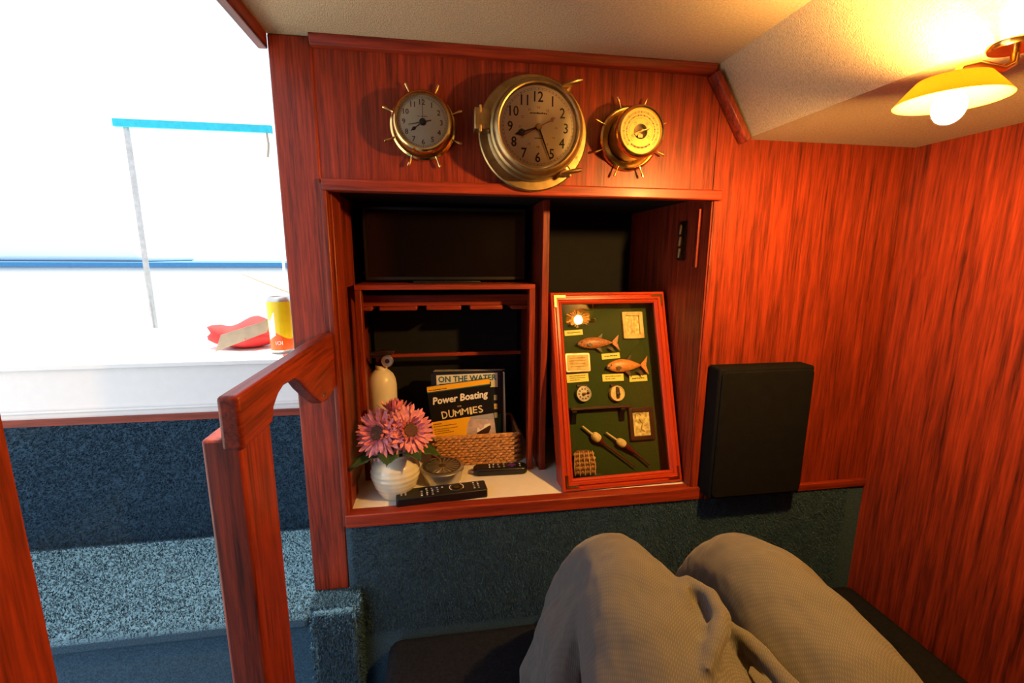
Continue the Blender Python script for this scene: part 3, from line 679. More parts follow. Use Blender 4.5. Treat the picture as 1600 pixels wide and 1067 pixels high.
# floats
def afloat(pts, prof_top, r, name='fishing_float'):
    a, b_ = Vector((pts[0][0], DY-0.010, pts[0][1])), Vector((pts[1][0], DY-0.010, pts[1][1]))
    return a, b_
def float_build(tip, ball0, ball1, cone, end, r):
    V = lambda q: Vector((q[0], DY-0.011, q[1]))
    tip, ball0, ball1, cone, end = map(V, (tip, ball0, ball1, cone, end))
    p = ob('fishing_float', G().tube([ball0, ball0.lerp(ball1, .12), ball0.lerp(ball1, .35), ball0.lerp(ball1, .65), ball0.lerp(ball1, .9), ball1], [0.004, r*.7, r*.95, r, r*.9, r*.75], 16), 'cork', B, smooth=60)
    ob('top_stick', G().tube([tip, ball0], [0.0022, 0.0028], 10), 'cork', p)
    ob('painted_tip', G().tube([ball1, ball1.lerp(cone, .3), ball1.lerp(cone, .7), cone], [r*.75, r*.7, r*.4, 0.003], 16), 'maroon', p, smooth=60)
    ob('stem', G().tube([cone, end], [0.003, 0.0018], 10), 'maroon', p)
float_build((0.079, 0.159), (0.104, 0.137), (0.124, 0.120), (0.138, 0.108), (0.221, 0.041), 0.0125)
float_build((0.145, 0.138), (0.174, 0.116), (0.196, 0.101), (0.229, 0.074), (0.264, 0.042), 0.0115)
# creel basket
p = ob('creel', G().prism([(0.046, 0.031), (0.106, 0.031), (0.110, 0.055), (0.104, 0.082), (0.092, 0.096), (0.056, 0.096), (0.046, 0.080), (0.043, 0.055)], 1, DY-0.018, DY), 'wicker_dark', B, bevel=0.004)
g = G()
for r_ in range(5):
    zz = 0.038 + r_*0.012
    for k in range(9):
        xx = 0.048 + k*0.0065 + (0.003 if r_ % 2 else 0)
        g.ell((xx, DY-0.0185, zz + (k % 2)*0.001), (0.0042, 0.003, 0.0042), 8, 6)
ob('creel_weave', g, 'wicker', p, smooth=60, kind='stuff')
g = G()
for k in range(5): g.tube([(0.046+0.014*k, DY-0.021, 0.031), (0.045+0.0145*k, DY-0.022, 0.060), (0.050+0.012*k, DY-0.020, 0.094)], 0.0012, 6)
ob('creel_stake', g, 'cork', p)

# ================================================================== SHELF OBJECTS
# vase
VX, VY = -0.128, 0.082
vs_ = thing('flower_vase', 'small round white glazed vase with throwing rings', 'vase', (VX, VY, ZS))
prof = [(0, 0), (0.036, 0), (0.040, 0.003), (0.046, 0.016), (0.0545, 0.034), (0.0600, 0.054), (0.0605, 0.068), (0.0570, 0.086), (0.0480, 0.100), (0.0415, 0.107), (0.0430, 0.112), (0.0480, 0.116), (0.0470, 0.1175), (0.0400, 0.111), (0.0380, 0.104), (0.046, 0.090), (0.055, 0.066), (0.05, 0.03), (0.0, 0.012)]
pp = []
for i in range(len(prof) - 1):
    for k in range(6):
        t_ = k / 6; r0, h0 = prof[i]; r1, h1 = prof[i+1]; r = r0 + (r1-r0)*t_; h_ = h0 + (h1-h0)*t_
        if 2 < i < 9: r += 0.00045 * math.sin(h_ * 480)
        pp.append((r, h_))
pp.append(prof[-1])
ob('vase_body', G().lathe(pp, 64), 'ceramic', vs_, smooth=60)

# gerberas
def petal_mesh(name, L, wd, curl, mat):
    n = 7; vs = []; fs = []
    for i in range(n + 1):
        t_ = i / n; ww = wd * (0.35 + 0.65 * math.sin(PI * min(1, 0.12 + t_ * 0.72))) * (1 if t_ < 0.85 else (1 - (t_-0.85) / 0.15 * 0.75))
        z = curl * t_ * t_ * L - 0.10 * L * math.sin(PI * t_)
        for s_ in (-1, 0, 1): vs.append((s_ * ww, L * t_, z + (0.0012 if s_ == 0 else 0.0022) * -1 * (s_ == 0)))
    for i in range(n):
        for k in range(2): fs.append((i*3+k, i*3+k+1, (i+1)*3+k+1, (i+1)*3+k))
    me = bpy.data.meshes.new(name); me.from_pydata(vs, [], fs); me.shade_smooth(); me.materials.append(M[mat]); return me
PET = [petal_mesh('petal', 0.052, 0.0048, -0.10, 'pink'), petal_mesh('petal', 0.043, 0.0046, 0.10, 'pink'), petal_mesh('petal', 0.026, 0.0036, 0.5, 'pink_dark')]
def gerbera(label, loc, face, sc, seed, centre=True, stem_to=None):
    rnd = random.Random(seed)
    q = Vector(face).normalized().to_track_quat('Z', 'Y')
    f_ = thing('gerbera_flower', label, 'flower', loc, q.to_euler(), 'pink artificial gerberas in the vase')
    rows = ((0, 28, 0.010, -0.12), (0, 24, 0.010, 0.05), (1, 24, 0.010, 0.22), (2, 16, 0.012, 0.5)) if centre else ((0, 22, 0.006, 0.0), (1, 20, 0.005, 0.35), (2, 16, 0.004, 0.8), (2, 8, 0.001, 1.2))
    for r_, (mi, n, r0, el) in enumerate(rows):
        for k in range(n):
            a = 2*PI*(k + 0.5*(r_ % 2)) / n + rnd.uniform(-.08, .08); e_ = el + rnd.uniform(-.14, .14); s_ = sc * rnd.uniform(.88, 1.1)
            o = bpy.data.objects.new('petal', PET[mi]); COL.objects.link(o); o.parent = f_
            o.location = (r0*math.cos(a)*sc, r0*math.sin(a)*sc, 0.002 + r_*0.002)
            o.rotation_euler = Euler((e_, rnd.uniform(-.25, .25), a - PI/2), 'XYZ'); o.scale = (s_, s_, s_)
    if centre:
        ob('flower_centre', G().lathe([(0.018*sc, 0.002), (0.0190*sc, 0.006), (0.015*sc, 0.0105), (0.007*sc, 0.010), (0, 0.0085)], 24), 'seedhead', f_)
        g = G()
        for k in range(150):
            a = rnd.uniform(0, 2*PI); r = sc * (0.019 * math.sqrt(rnd.uniform(0.12, 1.15))); l = rnd.uniform(0.002, 0.005)
            x, y = r*math.cos(a), r*math.sin(a); g.tube([(x, y, 0.005), (x*1.05, y*1.05, 0.008+l)], [0.0007, 0.0004], 4)
        ob('stamens', g, 'seedhead2' if seed % 2 else 'seedhead', f_, kind='stuff')
    inv = q.inverted()
    p1 = inv @ (Vector(stem_to) - Vector(loc))
    ob('stem', G().tube([(0, 0, 0), (0, 0, -0.012), tuple(p1.lerp(Vector((0, 0, -0.02)), .35)), tuple(p1)], 0.003, 8), 'leaf', f_)
    return f_, inv
NECK = (VX, VY, ZS + 0.03)
f1, i1 = gerbera('pink gerbera with dark centre turned towards the door post', (-0.158, 0.045, 0.838), (-0.42, -0.82, 0.42), 1.03, 1, True, NECK)
f2, i2 = gerbera('pink gerbera with dark centre turned towards the wicker basket', (-0.086, 0.045, 0.840), (0.34, -0.80, 0.50), 1.0, 2, True, NECK)
f3, i3 = gerbera('ruffled pink gerbera standing highest, just below the extinguisher', (-0.125, 0.100, 0.868), (0.05, 0.05, 1.0), 1.0, 3, False, NECK)
f4, i4 = gerbera('small ruffled pink bloom squeezed between the two dark-centred gerberas', (-0.122, 0.040, 0.852), (0.05, -0.75, 0.65), 0.5, 4, False, NECK)
def leaf(fl, inv, base, tipp, wd, droop, name='leaf'):
    base, tipp = Vector(base), Vector(tipp); d = tipp - base; side = d.cross(Vector((0, 0, 1))).normalized(); n = 10; vs = []; fs = []
    for i in range(n + 1):
        t_ = i / n; ww = wd * math.sin(PI * min(1, 0.06 + t_ * 0.94)) ** 0.8 * (1 + 0.12 * math.sin(t_ * 40))
        p = base + d * t_ + Vector((0, 0, -droop * t_ * t_ + droop * .35 * math.sin(PI * t_)))
        for s_ in (-1, -.5, 0, .5, 1):
            vs.append(p + side * ww * s_ + Vector((0, 0, 0.006 * abs(s_) + 0.002 * math.sin(t_ * 30 + s_ * 3))))
    for i in range(n):
        for k in range(4): fs.append((i*5+k, i*5+k+1, (i+1)*5+k+1, (i+1)*5+k))
    fl_l = Vector(fl.location); vs = [tuple(inv @ (v - fl_l)) for v in vs]
    g = G(); g._add(vs, fs); o = ob(name, g, 'leaf', fl, smooth=60)
    m_ = o.modifiers.new('thickness', 'SOLIDIFY'); m_.thickness = 0.0012
leaf(f1, i1, (-0.135, 0.075, 0.786), (-0.222, 0.010, 0.775), 0.026, 0.012)
leaf(f1, i1, (-0.130, 0.060, 0.792), (-0.135, -0.020, 0.790), 0.028, 0.010)
leaf(f2, i2, (-0.110, 0.070, 0.790), (-0.015, 0.045, 0.780), 0.030, 0.014)
leaf(f2, i2, (-0.115, 0.060, 0.795), (-0.060, -0.005, 0.792), 0.026, 0.010)
leaf(f3, i3, (-0.125, 0.11, 0.80), (-0.03, 0.12, 0.790), 0.024, 0.012)

# fire extinguisher
t = thing('fire_extinguisher', 'small white fire extinguisher with round gauge behind the flowers', 'extinguisher', (-0.180, 0.30, ZS))
ob('cylinder', G().lathe([(0, 0), (0.036, 0), (0.041, 0.005), (0.041, 0.225), (0.0385, 0.243), (0.032, 0.258), (0.022, 0.268), (0.0165, 0.272), (0.0165, 0.284), (0, 0.284)], 48), 'white_paint', t, smooth=50)
ob('valve', G().lathe([(0.013, 0.284), (0.013, 0.300), (0.010, 0.304), (0, 0.304)], 20).box(-0.012, -0.012, 0.296, 0.022, 0.012, 0.312), 'dark_red', t, bevel=0.001)
ob('lever', G().prism([(-0.024, 0.312), (0.030, 0.314), (0.040, 0.322), (0.038, 0.327), (0.010, 0.329), (-0.026, 0.322)], 1, -0.009, 0.009), 'dark_red', t, bevel=0.0015)
ob('safety_pin', G().tube([(-0.024, -0.013, 0.318), (-0.024, 0.012, 0.318)], 0.0016, 8), 'steel', t)
gg = ob('gauge', G().lathe([(0, 0.012), (0.0165, 0.012), (0.0170, 0.022), (0.0150, 0.024), (0.0138, 0.0225), (0, 0.0222)], 32, 1, (0.020, 0, 0.300)), 'silver', t)
ob('gauge_face', G().lathe([(0.0065, 0.0224), (0.0065, 0.0228), (0, 0.0228)], 24, 1, (0.020, 0, 0.300)), 'dark_red', gg)
ob('gauge_stem', G().tube([(0.020, 0.002, 0.300), (0.020, -0.013, 0.300)], 0.005, 10), 'dark_red', t)

# wicker basket
BX0, BX1, BY0, BY1, BZ = -0.040, 0.212, 0.212, 0.385, 0.088
t = thing('wicker_basket', 'low rectangular wicker basket holding the book and magazines', 'basket', ((BX0+BX1)/2, (BY0+BY1)/2, ZS))
hw, hd = (BX1-BX0)/2, (BY1-BY0)/2
ob('basket_wall', G().box(-hw+.004, -hd+.004, 0.002, hw-.004, -hd+.008, BZ-.004).box(-hw+.004, hd-.008, 0.002, hw-.004, hd-.004, BZ-.004).box(-hw+.004, -hd+.008, 0.002, -hw+.008, hd-.008, BZ-.004).box(hw-.008, -hd+.008, 0.002, hw-.004, hd-.008, BZ-.004), 'wicker_dark', t)
ob('basket_base', G().box(-hw+.008, -hd+.008, 0.0, hw-.008, hd-.008, 0.004), 'wicker_dark', t)
def weave_row(g, a, b_, z, phase, out, rnd):
    a, b_ = Vector(a), Vector(b_); L = (b_-a).length; n = max(2, int(L / 0.017)); d = (b_-a) / L; nz = Vector(out)
    for k in range(n):
        s0 = (k + (0.5 if phase else 0)) / n; s1 = s0 + 1.0 / n
        if s1 > 1.02: continue
        p0 = a + d*L*s0; p1 = a + d*L*s1; dz = rnd.uniform(-.0008, .0008)
        q = [p0 + nz*0.0005 + Vector((0, 0, -.0022)), p0.lerp(p1, .3) + nz*0.0042 + Vector((0, 0, -.0005+dz)), p0.lerp(p1, .65) + nz*0.0046 + Vector((0, 0, .0010+dz)), p1 + nz*0.0005 + Vector((0, 0, .0025))]
        q = [v + Vector((0, 0, z)) for v in q]
        g.tube(q, [0.0028, 0.0045*rnd.uniform(.85, 1.1), 0.0044*rnd.uniform(.85, 1.1), 0.0026], 7)
rnd = random.Random(8); g = G()
for r_ in range(11):
    z = 0.005 + r_*0.0078
    weave_row(g, (-hw+.004, -hd+.004, 0), (hw-.004, -hd+.004, 0), z, r_ % 2, (0, -1, 0), rnd)
    weave_row(g, (hw-.004, -hd+.004, 0), (hw-.004, hd-.004, 0), z, r_ % 2, (1, 0, 0), rnd)
    weave_row(g, (-hw+.004, hd-.004, 0), (-hw+.004, -hd+.004, 0), z, r_ % 2, (-1, 0, 0), rnd)
ob('weave', g, 'wicker', t, smooth=60, kind='stuff')
rim = [(-hw+.003, -hd+.003, BZ), (hw-.003, -hd+.003, BZ), (hw-.003, hd-.003, BZ), (-hw+.003, hd-.003, BZ)]
g = G()
for k in range(4): g.tube([rim[k], rim[(k+1) % 4]], 0.0042, 8)
ob('rim', g, 'wicker', t, smooth=60)

# books and magazines
def flat_part(name, parent, pts, y, mat):
    return ob(name, G().prism(pts, 1, y - 0.0003, y), mat, parent, smooth=0)
# boating guide: local x across, z up, origin at lower left
bk = thing('paperback_book', 'black and yellow boating guide paperback leaning in the basket', 'book', (-0.028, 0.2285, ZS + 0.0045), Euler((math.radians(-5.5), math.radians(-6.0), math.radians(0.0)), 'XYZ'))
BKW, BKH, BKT = 0.180, 0.224, 0.020
ob('page_block', G().box(0.002, 0.001, 0.002, BKW-.002, BKT-.001, BKH-.002), 'page_edge', bk)
ob('cover', G().box(0, 0, 0, BKW, 0.001, BKH).box(0, BKT-.001, 0, BKW, BKT, BKH).box(0, .001, 0, .001, BKT-.001, BKH), 'cover_black', bk)
flat_part('yellow_band', bk, [(0, BKH-0.014), (BKW, BKH-0.014), (BKW, BKH), (0, BKH)], -0.0002, 'yellow')
flat_part('green_band', bk, [(0, BKH-0.017), (BKW, BKH-0.017), (BKW, BKH-0.014), (0, BKH-0.014)], -0.0002, 'cover_teal')
scribble('lettering', 'ink', bk, 0.005, 0.056, BKH-0.010, -0.0006, 0.002, 21)
text('lettering', 'Power Boating', 'white_ink', bk, (0.091, -0.0006, BKH-0.045), 0.026, 0.158, shear=0.15, bold=0.0010)
text('lettering', 'FOR', 'cream_ink', bk, (0.085, -0.0006, BKH-0.067), 0.0045)
word = 'DUMMIES'; xs = [0.036, 0.055, 0.074, 0.095, 0.1115, 0.124, 0.140]; hs = [0.021, 0.022, 0.017, 0.018, 0.021, 0.019, 0.021]; dzs = [-.001, .0, -.001, .001, .000, .001, .001]; rs = [.08, -.05, .06, -.04, .02, -.06, .1]; ws = [.016, .015, .018, .019, .006, .012, .013]
for k, ch in enumerate(word):
    text('lettering', ch, 'cream_ink', bk, (xs[k] + 0.004, -0.0006, BKH-0.085+dzs[k]), hs[k], ws[k], rot=rs[k], bold=0.0004)
flat_part('yellow_panel', bk, [(0, 0), (0.112, 0), (0.098, 0.050), (0.096, 0.080), (0.102, 0.103), (0.114, 0.122), (0, 0.122)], -0.0002, 'yellow')
ph = flat_part('cover_photo', bk, [(0.112, 0), (BKW, 0), (BKW, 0.122), (0.114, 0.122), (0.102, 0.103), (0.096, 0.080), (0.098, 0.050)], -0.0002, 'photo_water')
flat_part('photo_sky', ph, [(0.1135, 0.121), (0.109, 0.115), (BKW, 0.104), (BKW, 0.122), (0.1145, 0.122)], -0.0006, 'photo_sky')
flat_part('photo_boat', ph, [(0.124, 0.074), (0.166, 0.089), (0.168, 0.082), (0.160, 0.066), (0.128, 0.060)], -0.0006, 'dark_frame')
flat_part('photo_boat', ph, [(0.125, 0.076), (0.130, 0.088), (0.136, 0.080), (0.146, 0.084), (0.150, 0.092), (0.165, 0.094), (0.167, 0.089), (0.126, 0.072)], -0.0009, 'white_ink')
for k, (z, x1) in enumerate(((0.114, 0.028), (0.107, 0.070), (0.098, 0.072), (0.092, 0.050), (0.086, 0.060))): scribble('lettering', 'ink_brown', bk, 0.005, x1, z, -0.0006, 0.0018 if k else 0.003, 60+k)
def magazine(label, loc, rot, w_, h_, th, mat, group='magazines in the basket'):
    m_ = thing('magazine', label, 'magazine', loc, rot, group)
    ob('pages', G().box(0.001, 0.0006, 0.001, w_-.001, th-.0006, h_-.001), 'page_edge', m_)
    ob('cover', G().box(0, 0, 0, w_, 0.0006, h_).box(0, th-.0006, 0, w_, th, h_), mat, m_)
    return m_
m1 = magazine('boating magazine with pale banner title behind the black and yellow book', (-0.038, 0.268, ZS + 0.005), Euler((math.radians(-4.5), math.radians(-0.5), 0), 'XYZ'), 0.205, 0.250, 0.007, 'cover_navy')
flat_part('banner', m1, [(0.016, 0.204), (0.196, 0.204), (0.196, 0.247), (0.016, 0.247)], -0.0002, 'banner')
text('lettering', 'ON THE WATER', 'cover_teal', m1, (0.107, -0.0006, 0.234), 0.017, 0.170, bold=0.0008)
flat_part('cover_photo', m1, [(0.024, 0.207), (0.176, 0.207), (0.176, 0.221), (0.024, 0.221)], -0.0006, 'cover_navy')
for k in range(3): flat_part('cover_blurb', m1, [(0.184, 0.110+0.027*k), (0.194, 0.110+0.027*k), (0.194, 0.126+0.027*k), (0.184, 0.126+0.027*k)], -0.0006, 'photo_sky' if k != 1 else 'old_card')
flat_part('cover_patch', m1, [(0.194, 0.03), (0.204, 0.03), (0.204, 0.12), (0.194, 0.12)], -0.0006, 'cover_teal')
m2 = magazine('navy magazine with thick cream pages behind the boating magazine', (-0.036, 0.292, ZS + 0.005), Euler((math.radians(-4), math.radians(0.2), math.radians(-3)), 'XYZ'), 0.208, 0.253, 0.016, 'cover_navy')
for k in range(3):
    x0 = 0.200; yy = 0.003 + 0.004 * k
    ob('loose_page', G()._add([(x0, yy, 0.004), (x0 + 0.010, yy - 0.001, 0.004), (x0 + 0.019 - 0.003*k, yy - 0.004, 0.004), (x0, yy, 0.25), (x0 + 0.008, yy - 0.001, 0.25), (x0 + 0.013 - 0.003*k, yy - 0.005, 0.246),
        (x0, yy + 0.001, 0.004), (x0 + 0.010, yy, 0.004), (x0 + 0.019 - 0.003*k, yy - 0.003, 0.004), (x0, yy + 0.001, 0.25), (x0 + 0.008, yy, 0.25), (x0 + 0.013 - 0.003*k, yy - 0.004, 0.246)],
        [(0, 1, 4, 3), (1, 2, 5, 4), (6, 9, 10, 7), (7, 10, 11, 8), (2, 8, 11, 5), (3, 4, 10, 9), (4, 5, 11, 10), (0, 6, 7, 1), (1, 7, 8, 2), (0, 3, 9, 6)]), 'page_edge', m2, smooth=0)
m3 = magazine('rearmost dark magazine standing against the basket back', (-0.034, 0.330, ZS + 0.005), Euler((math.radians(-3), math.radians(0.5), math.radians(-3)), 'XYZ'), 0.216, 0.248, 0.012, 'cover_black')

# round metal puck with radial grille
t = thing('metal_canister', 'round silver metal canister with radial slotted top before the basket', 'canister', (-0.012, 0.136, ZS))
ob('body', G().lathe([(0, 0), (0.045, 0), (0.049, 0.003), (0.054, 0.024), (0.0575, 0.034), (0.0575, 0.038), (0.0545, 0.041), (0.050, 0.0415), (0.0490, 0.0395), (0.0470, 0.010), (0, 0.010)], 64), 'silver', t, smooth=40)
ob('grille_plate', G().lathe([(0.0435, 0.0398), (0.0492, 0.0398), (0.0492, 0.0415), (0.0435, 0.0415), (0.0435, 0.0398)], 56), 'gunmetal', t)
src = None
for k in range(20):
    a = 2*PI*(k+.5)/20
    if src is None: src = ob('grille_rib', G().prism([(0.007, -0.0008), (0.0445, -0.0026), (0.0445, 0.0026), (0.007, 0.0008)], 2, 0.0396, 0.0418), 'silver', t, smooth=0, rot=(0, 0, a))
    else: dup(src, t, rot=(0, 0, a))
ob('grille_hub', G().lathe([(0, 0.0394), (0.010, 0.0394), (0.010, 0.0420), (0.008, 0.0428), (0, 0.0430)], 20), 'gunmetal', t)

# remotes
rm = thing('remote_control', 'long black television remote at the front edge of the shelf', 'remote', (-0.013, 0.043, ZS), (0, 0, math.radians(5.0)))
RW, RD, RH = 0.222, 0.050, 0.022
ob('shell', G().prism(rect_round(RW, RD, 0.005), 2, 0, RH), 'black_plastic', rm, bevel=0.002)
for r_ in range(4):
    for k in range(4):
        if r_ == 3 and k > 2: continue
        ob('key', G().prism(rect_round(0.0048, 0.0032, 0.0012, 2, -0.050 + k*0.013 + (0.012 if r_ == 0 else 0), 0.011 - r_*0.0095), 2, RH, RH + 0.0012), 'key_grey' if (k + r_) % 3 else 'key_white', rm, smooth=0)
ob('navigation_ring', G().lathe([(0.0130, 0), (0.0130, 0.0016), (0.0175, 0.0016), (0.0175, 0)], 40, 2, (0.036, 0.002, RH), a0=0.0, a1=2*PI), 'gunmetal', rm)
ob('navigation_arc', G().lathe([(0.0165, 0.0018), (0.0185, 0.0018)], 14, 2, (0.036, 0.002, RH), a0=2.4, a1=3.9), 'key_white', rm, smooth=0)
ob('navigation_arc', G().lathe([(0.0165, 0.0018), (0.0185, 0.0018)], 14, 2, (0.036, 0.002, RH), a0=-0.6, a1=0.9), 'key_white', rm, smooth=0)
ob('select_key', G().lathe([(0.0085, 0), (0.0085, 0.0018), (0, 0.0018)], 24, 2, (0.036, 0.002, RH)), 'black_gloss', rm)
for k in range(8):
    ob('key', G().prism(rect_round(0.0042, 0.0030, 0.001, 2, 0.080 + (k % 2)*0.011, 0.016 - (k//2)*0.009), 2, RH, RH + 0.0012), 'key_grey' if k % 3 else 'key_white', rm, smooth=0)
for k in range(2):
    ob('logo_print', G().box(-0.1005 + k*0.010, -0.008, RH, -0.0965 + k*0.010, 0.011, RH + 0.0003), 'key_grey', rm, smooth=0)
r2 = thing('remote_control', 'short rounded black streaming remote with purple pad before the basket', 'remote', (0.147, 0.154, ZS), (0, 0, math.radians(-2)))
ob('shell', G().prism(rect_round(0.150, 0.040, 0.016, 8), 2, 0, 0.021), 'black_plastic', r2, bevel=0.006, seg=4)
for (x, y, mt) in ((-0.030, 0.006, 'key_white'), (-0.030, -0.007, 'key_white'), (-0.019, 0.008, 'key_white'), (-0.020, -0.006, 'key_grey'), (-0.006, 0.006, 'key_grey'), (-0.004, -0.007, 'key_grey'), (0.010, -0.006, 'key_grey'), (0.010, 0.007, 'key_grey'), (0.055, -0.006, 'key_grey'), (0.055, 0.006, 'key_grey')):
    ob('key', G().prism(rect_round(0.0045, 0.0055, 0.0015, 2, x, y), 2, 0.021, 0.0222), mt, r2, smooth=0)
ob('direction_pad', G().box(0.021, -0.0035, 0.021, 0.043, 0.0035, 0.0225).box(0.0285, -0.0105, 0.021, 0.0355, 0.0105, 0.0224), 'key_purple', r2, smooth=0)
ob('hanging_loop', G().tube([(-0.074, -0.008, 0.010), (-0.080, -0.006, 0.010), (-0.081, 0.003, 0.010), (-0.074, 0.006, 0.010)], 0.0022, 8), 'silver', r2)

# loudspeaker to the right
sp = thing('loudspeaker', 'black cloth-fronted loudspeaker against the wooden wall', 'speaker', (0.777, -0.030, 0.652))
ob('cabinet', G().box(-0.128, -0.022, 0.0, 0.128, 0.028, 0.340), 'grille_cloth', sp, bevel=0.006, seg=3)
ob('grille', G().prism(rect_round(0.246, 0.326, 0.012, 4, 0, 0.170), 1, -0.028, -0.022), 'grille_cloth', sp, bevel=0.003)

# ================================================================== SETTEE AND PERSON
t = thing('settee', 'black fabric settee seat below the carpeted face', 'settee', (0.45, -0.85, 0.0))
ob('base', G().box(-0.60, -0.65, 0.0, 0.69, 0.80, 0.22), 'carpet', t)
ob('seat_cushion', G().box(-0.60, -0.65, 0.22, 0.69, 0.832, 0.338), 'seat', t, bevel=0.03, seg=4)
ob('piping', G().tube([(-0.58, -0.62, 0.329), (-0.58, 0.80, 0.329)], 0.005, 8), 'seat', t)

pr_ = thing('person', 'seated person in grey knit trousers with both knees drawn up', 'person', (0.38, -0.95, 0.345))
def loft(g, rings, n=24):
    # rings: (centre, rx, ry, axis dir)
    vs = []
    for c_, rx, ry, dr in rings:
        c_ = Vector(c_); dr = Vector(dr).normalized(); sd = dr.cross(Vector((0, 0, 1)))
        sd = sd.normalized() if sd.length > 1e-3 else Vector((1, 0, 0)); up = sd.cross(dr).normalized()
        for k in range(n):
            a = 2*PI*k/n; vs.append(c_ + sd*rx*math.cos(a) + up*ry*math.sin(a))
    m_ = len(rings)
    g._add(vs, [(i*n+k, i*n+(k+1) % n, (i+1)*n+(k+1) % n, (i+1)*n+k) for i in range(m_-1) for k in range(n)] + [tuple(range(n))[::-1], tuple(range((m_-1)*n, m_*n))])
def leg(g, pts):
    P_ = [Vector(p[0]) for p in pts]; rings = []
    # resample with Catmull-Rom
    N = 6; out = []
    for i in range(len(P_)-1):
        p0, p1, p2, p3 = P_[max(i-1, 0)], P_[i], P_[i+1], P_[min(i+2, len(P_)-1)]
        for k in range(N):
            t_ = k/N
            q = 0.5*((2*p1) + (p2-p0)*t_ + (2*p0-5*p1+4*p2-p3)*t_*t_ + (3*p1-p0-3*p2+p3)*t_**3)
            out.append((q, pts[i][1]*(1-t_)+pts[i+1][1]*t_, pts[i][2]*(1-t_)+pts[i+1][2]*t_))
    out.append((P_[-1], pts[-1][1], pts[-1][2]))
    for i, (q, a, b_) in enumerate(out):
        d_ = out[min(i+1, len(out)-1)][0] - out[max(i-1, 0)][0]; rings.append((q, a, b_, d_))
    loft(g, rings)
g = G()
leg(g, [((0.30, -1.02, 0.47), .12, .11), ((0.29, -0.80, 0.57), .125, .115), ((0.285, -0.58, 0.655), .125, .105), ((0.283, -0.44, 0.705), .095, .088), ((0.283, -0.375, 0.712), .070, .072), ((0.283, -0.32, 0.68), .075, .075), ((0.275, -0.25, 0.57), .085, .08), ((0.27, -0.17, 0.45), .075, .07), ((0.27, -0.13, 0.40), .06, .05)])
leg(g, [((0.50, -1.02, 0.47), .12, .11), ((0.52, -0.80, 0.56), .12, .115), ((0.53, -0.58, 0.640), .105, .10), ((0.535, -0.44, 0.675), .092, .088), ((0.535, -0.37, 0.675), .082, .082), ((0.535, -0.31, 0.64), .078, .078), ((0.53, -0.24, 0.54), .07, .07), ((0.52, -0.17, 0.44), .06, .06), ((0.52, -0.13, 0.40), .055, .05)])
g.ell((0.40, -1.02, 0.475), (0.20, 0.17, 0.135), 24, 14)
# drape of loose cloth between and beside the legs, and fold ridges
g.tube([(0.33, -0.40, 0.70), (0.40, -0.47, 0.655), (0.47, -0.54, 0.63)], [0.030, 0.022, 0.030], 10)
g.tube([(0.335, -0.43, 0.70), (0.40, -0.56, 0.655), (0.45, -0.70, 0.60)], [0.03, 0.045, 0.07], 10)
g.tube([(0.25, -0.38, 0.74), (0.205, -0.40, 0.66), (0.185, -0.43, 0.58)], [0.022, 0.034, 0.045], 10)
g.tube([(0.24, -0.34, 0.70), (0.195, -0.33, 0.60), (0.175, -0.30, 0.46)], [0.022, 0.040, 0.050], 10)
g.tube([(0.25, -0.36, 0.72), (0.21, -0.37, 0.62), (0.20, -0.37, 0.50)], [0.03, 0.055, 0.07], 12)
g.tube([(0.352, -0.445, 0.772), (0.368, -0.485, 0.774), (0.362, -0.525, 0.774), (0.335, -0.555, 0.772), (0.30, -0.59, 0.765)], [0.010, 0.013, 0.014, 0.012, 0.008], 10)
g.tube([(0.352, -0.445, 0.772), (0.335, -0.47, 0.776), (0.325, -0.50, 0.774)], [0.008, 0.010, 0.006], 10)
g.tube([(0.375, -0.49, 0.745), (0.395, -0.53, 0.742), (0.405, -0.58, 0.735), (0.42, -0.66, 0.72)], [0.012, 0.016, 0.016, 0.016], 10)
g.xf(Matrix.Translation(-Vector(pr_.location)))
body = ob('trousers', g, 'trousers', pr_, smooth=0)
rm_ = body.modifiers.new('remesh', 'REMESH'); rm_.mode = 'VOXEL'; rm_.voxel_size = 0.0045; rm_.use_smooth_shade = True
sm_ = body.modifiers.new('smooth', 'SMOOTH'); sm_.factor = 0.8; sm_.iterations = 7
tx = bpy.data.textures.new('cloth_folds', 'CLOUDS'); tx.noise_scale = 0.09
dm = body.modifiers.new('folds', 'DISPLACE'); dm.texture = tx; dm.strength = 0.018; dm.mid_level = 0.5
for fx in (0.268, 0.520):
    ob('sock', G().ell((fx - 0.38, -0.115 + 0.95, 0.040), (0.042, 0.090, 0.038), 18, 10), 'skin_sock', pr_, smooth=60)

# ================================================================== LAMP ON THE SOFFIT (outside the frame, lights the right side)
LX, LY, LZ = 0.638, -0.480, 1.450
lt = thing('cabin_lamp', 'small brass reading lamp with amber glass shade under the soffit', 'lamp', (LX, LY, LZ))
ob('base_plate', G().lathe([(0, 0.062), (0.026, 0.062), (0.028, 0.065), (0.028, 0.069), (0, 0.069)], 32, 2, (0.085, 0, 0)), 'brass', lt)
ob('arm', G().tube([(0.085, 0, 0.063), (0.085, 0, 0.045), (0.07, 0, 0.038), (0.03, 0, 0.042), (0.006, 0, 0.036), (0, 0, 0.008)], 0.0045, 10), 'brass', lt, smooth=60)
ob('lamp_shade', G().lathe([(0.036, 0.022), (0.046, 0.010), (0.057, -0.004), (0.0555, -0.004), (0.0445, 0.0095), (0.0345, 0.021), (0.036, 0.022)], 40), 'amber_glass', lt, smooth=60)
ob('bulb', G().ell((0, 0, -0.011), (0.017, 0.017, 0.020), 24, 16), 'bulb', lt, smooth=60)

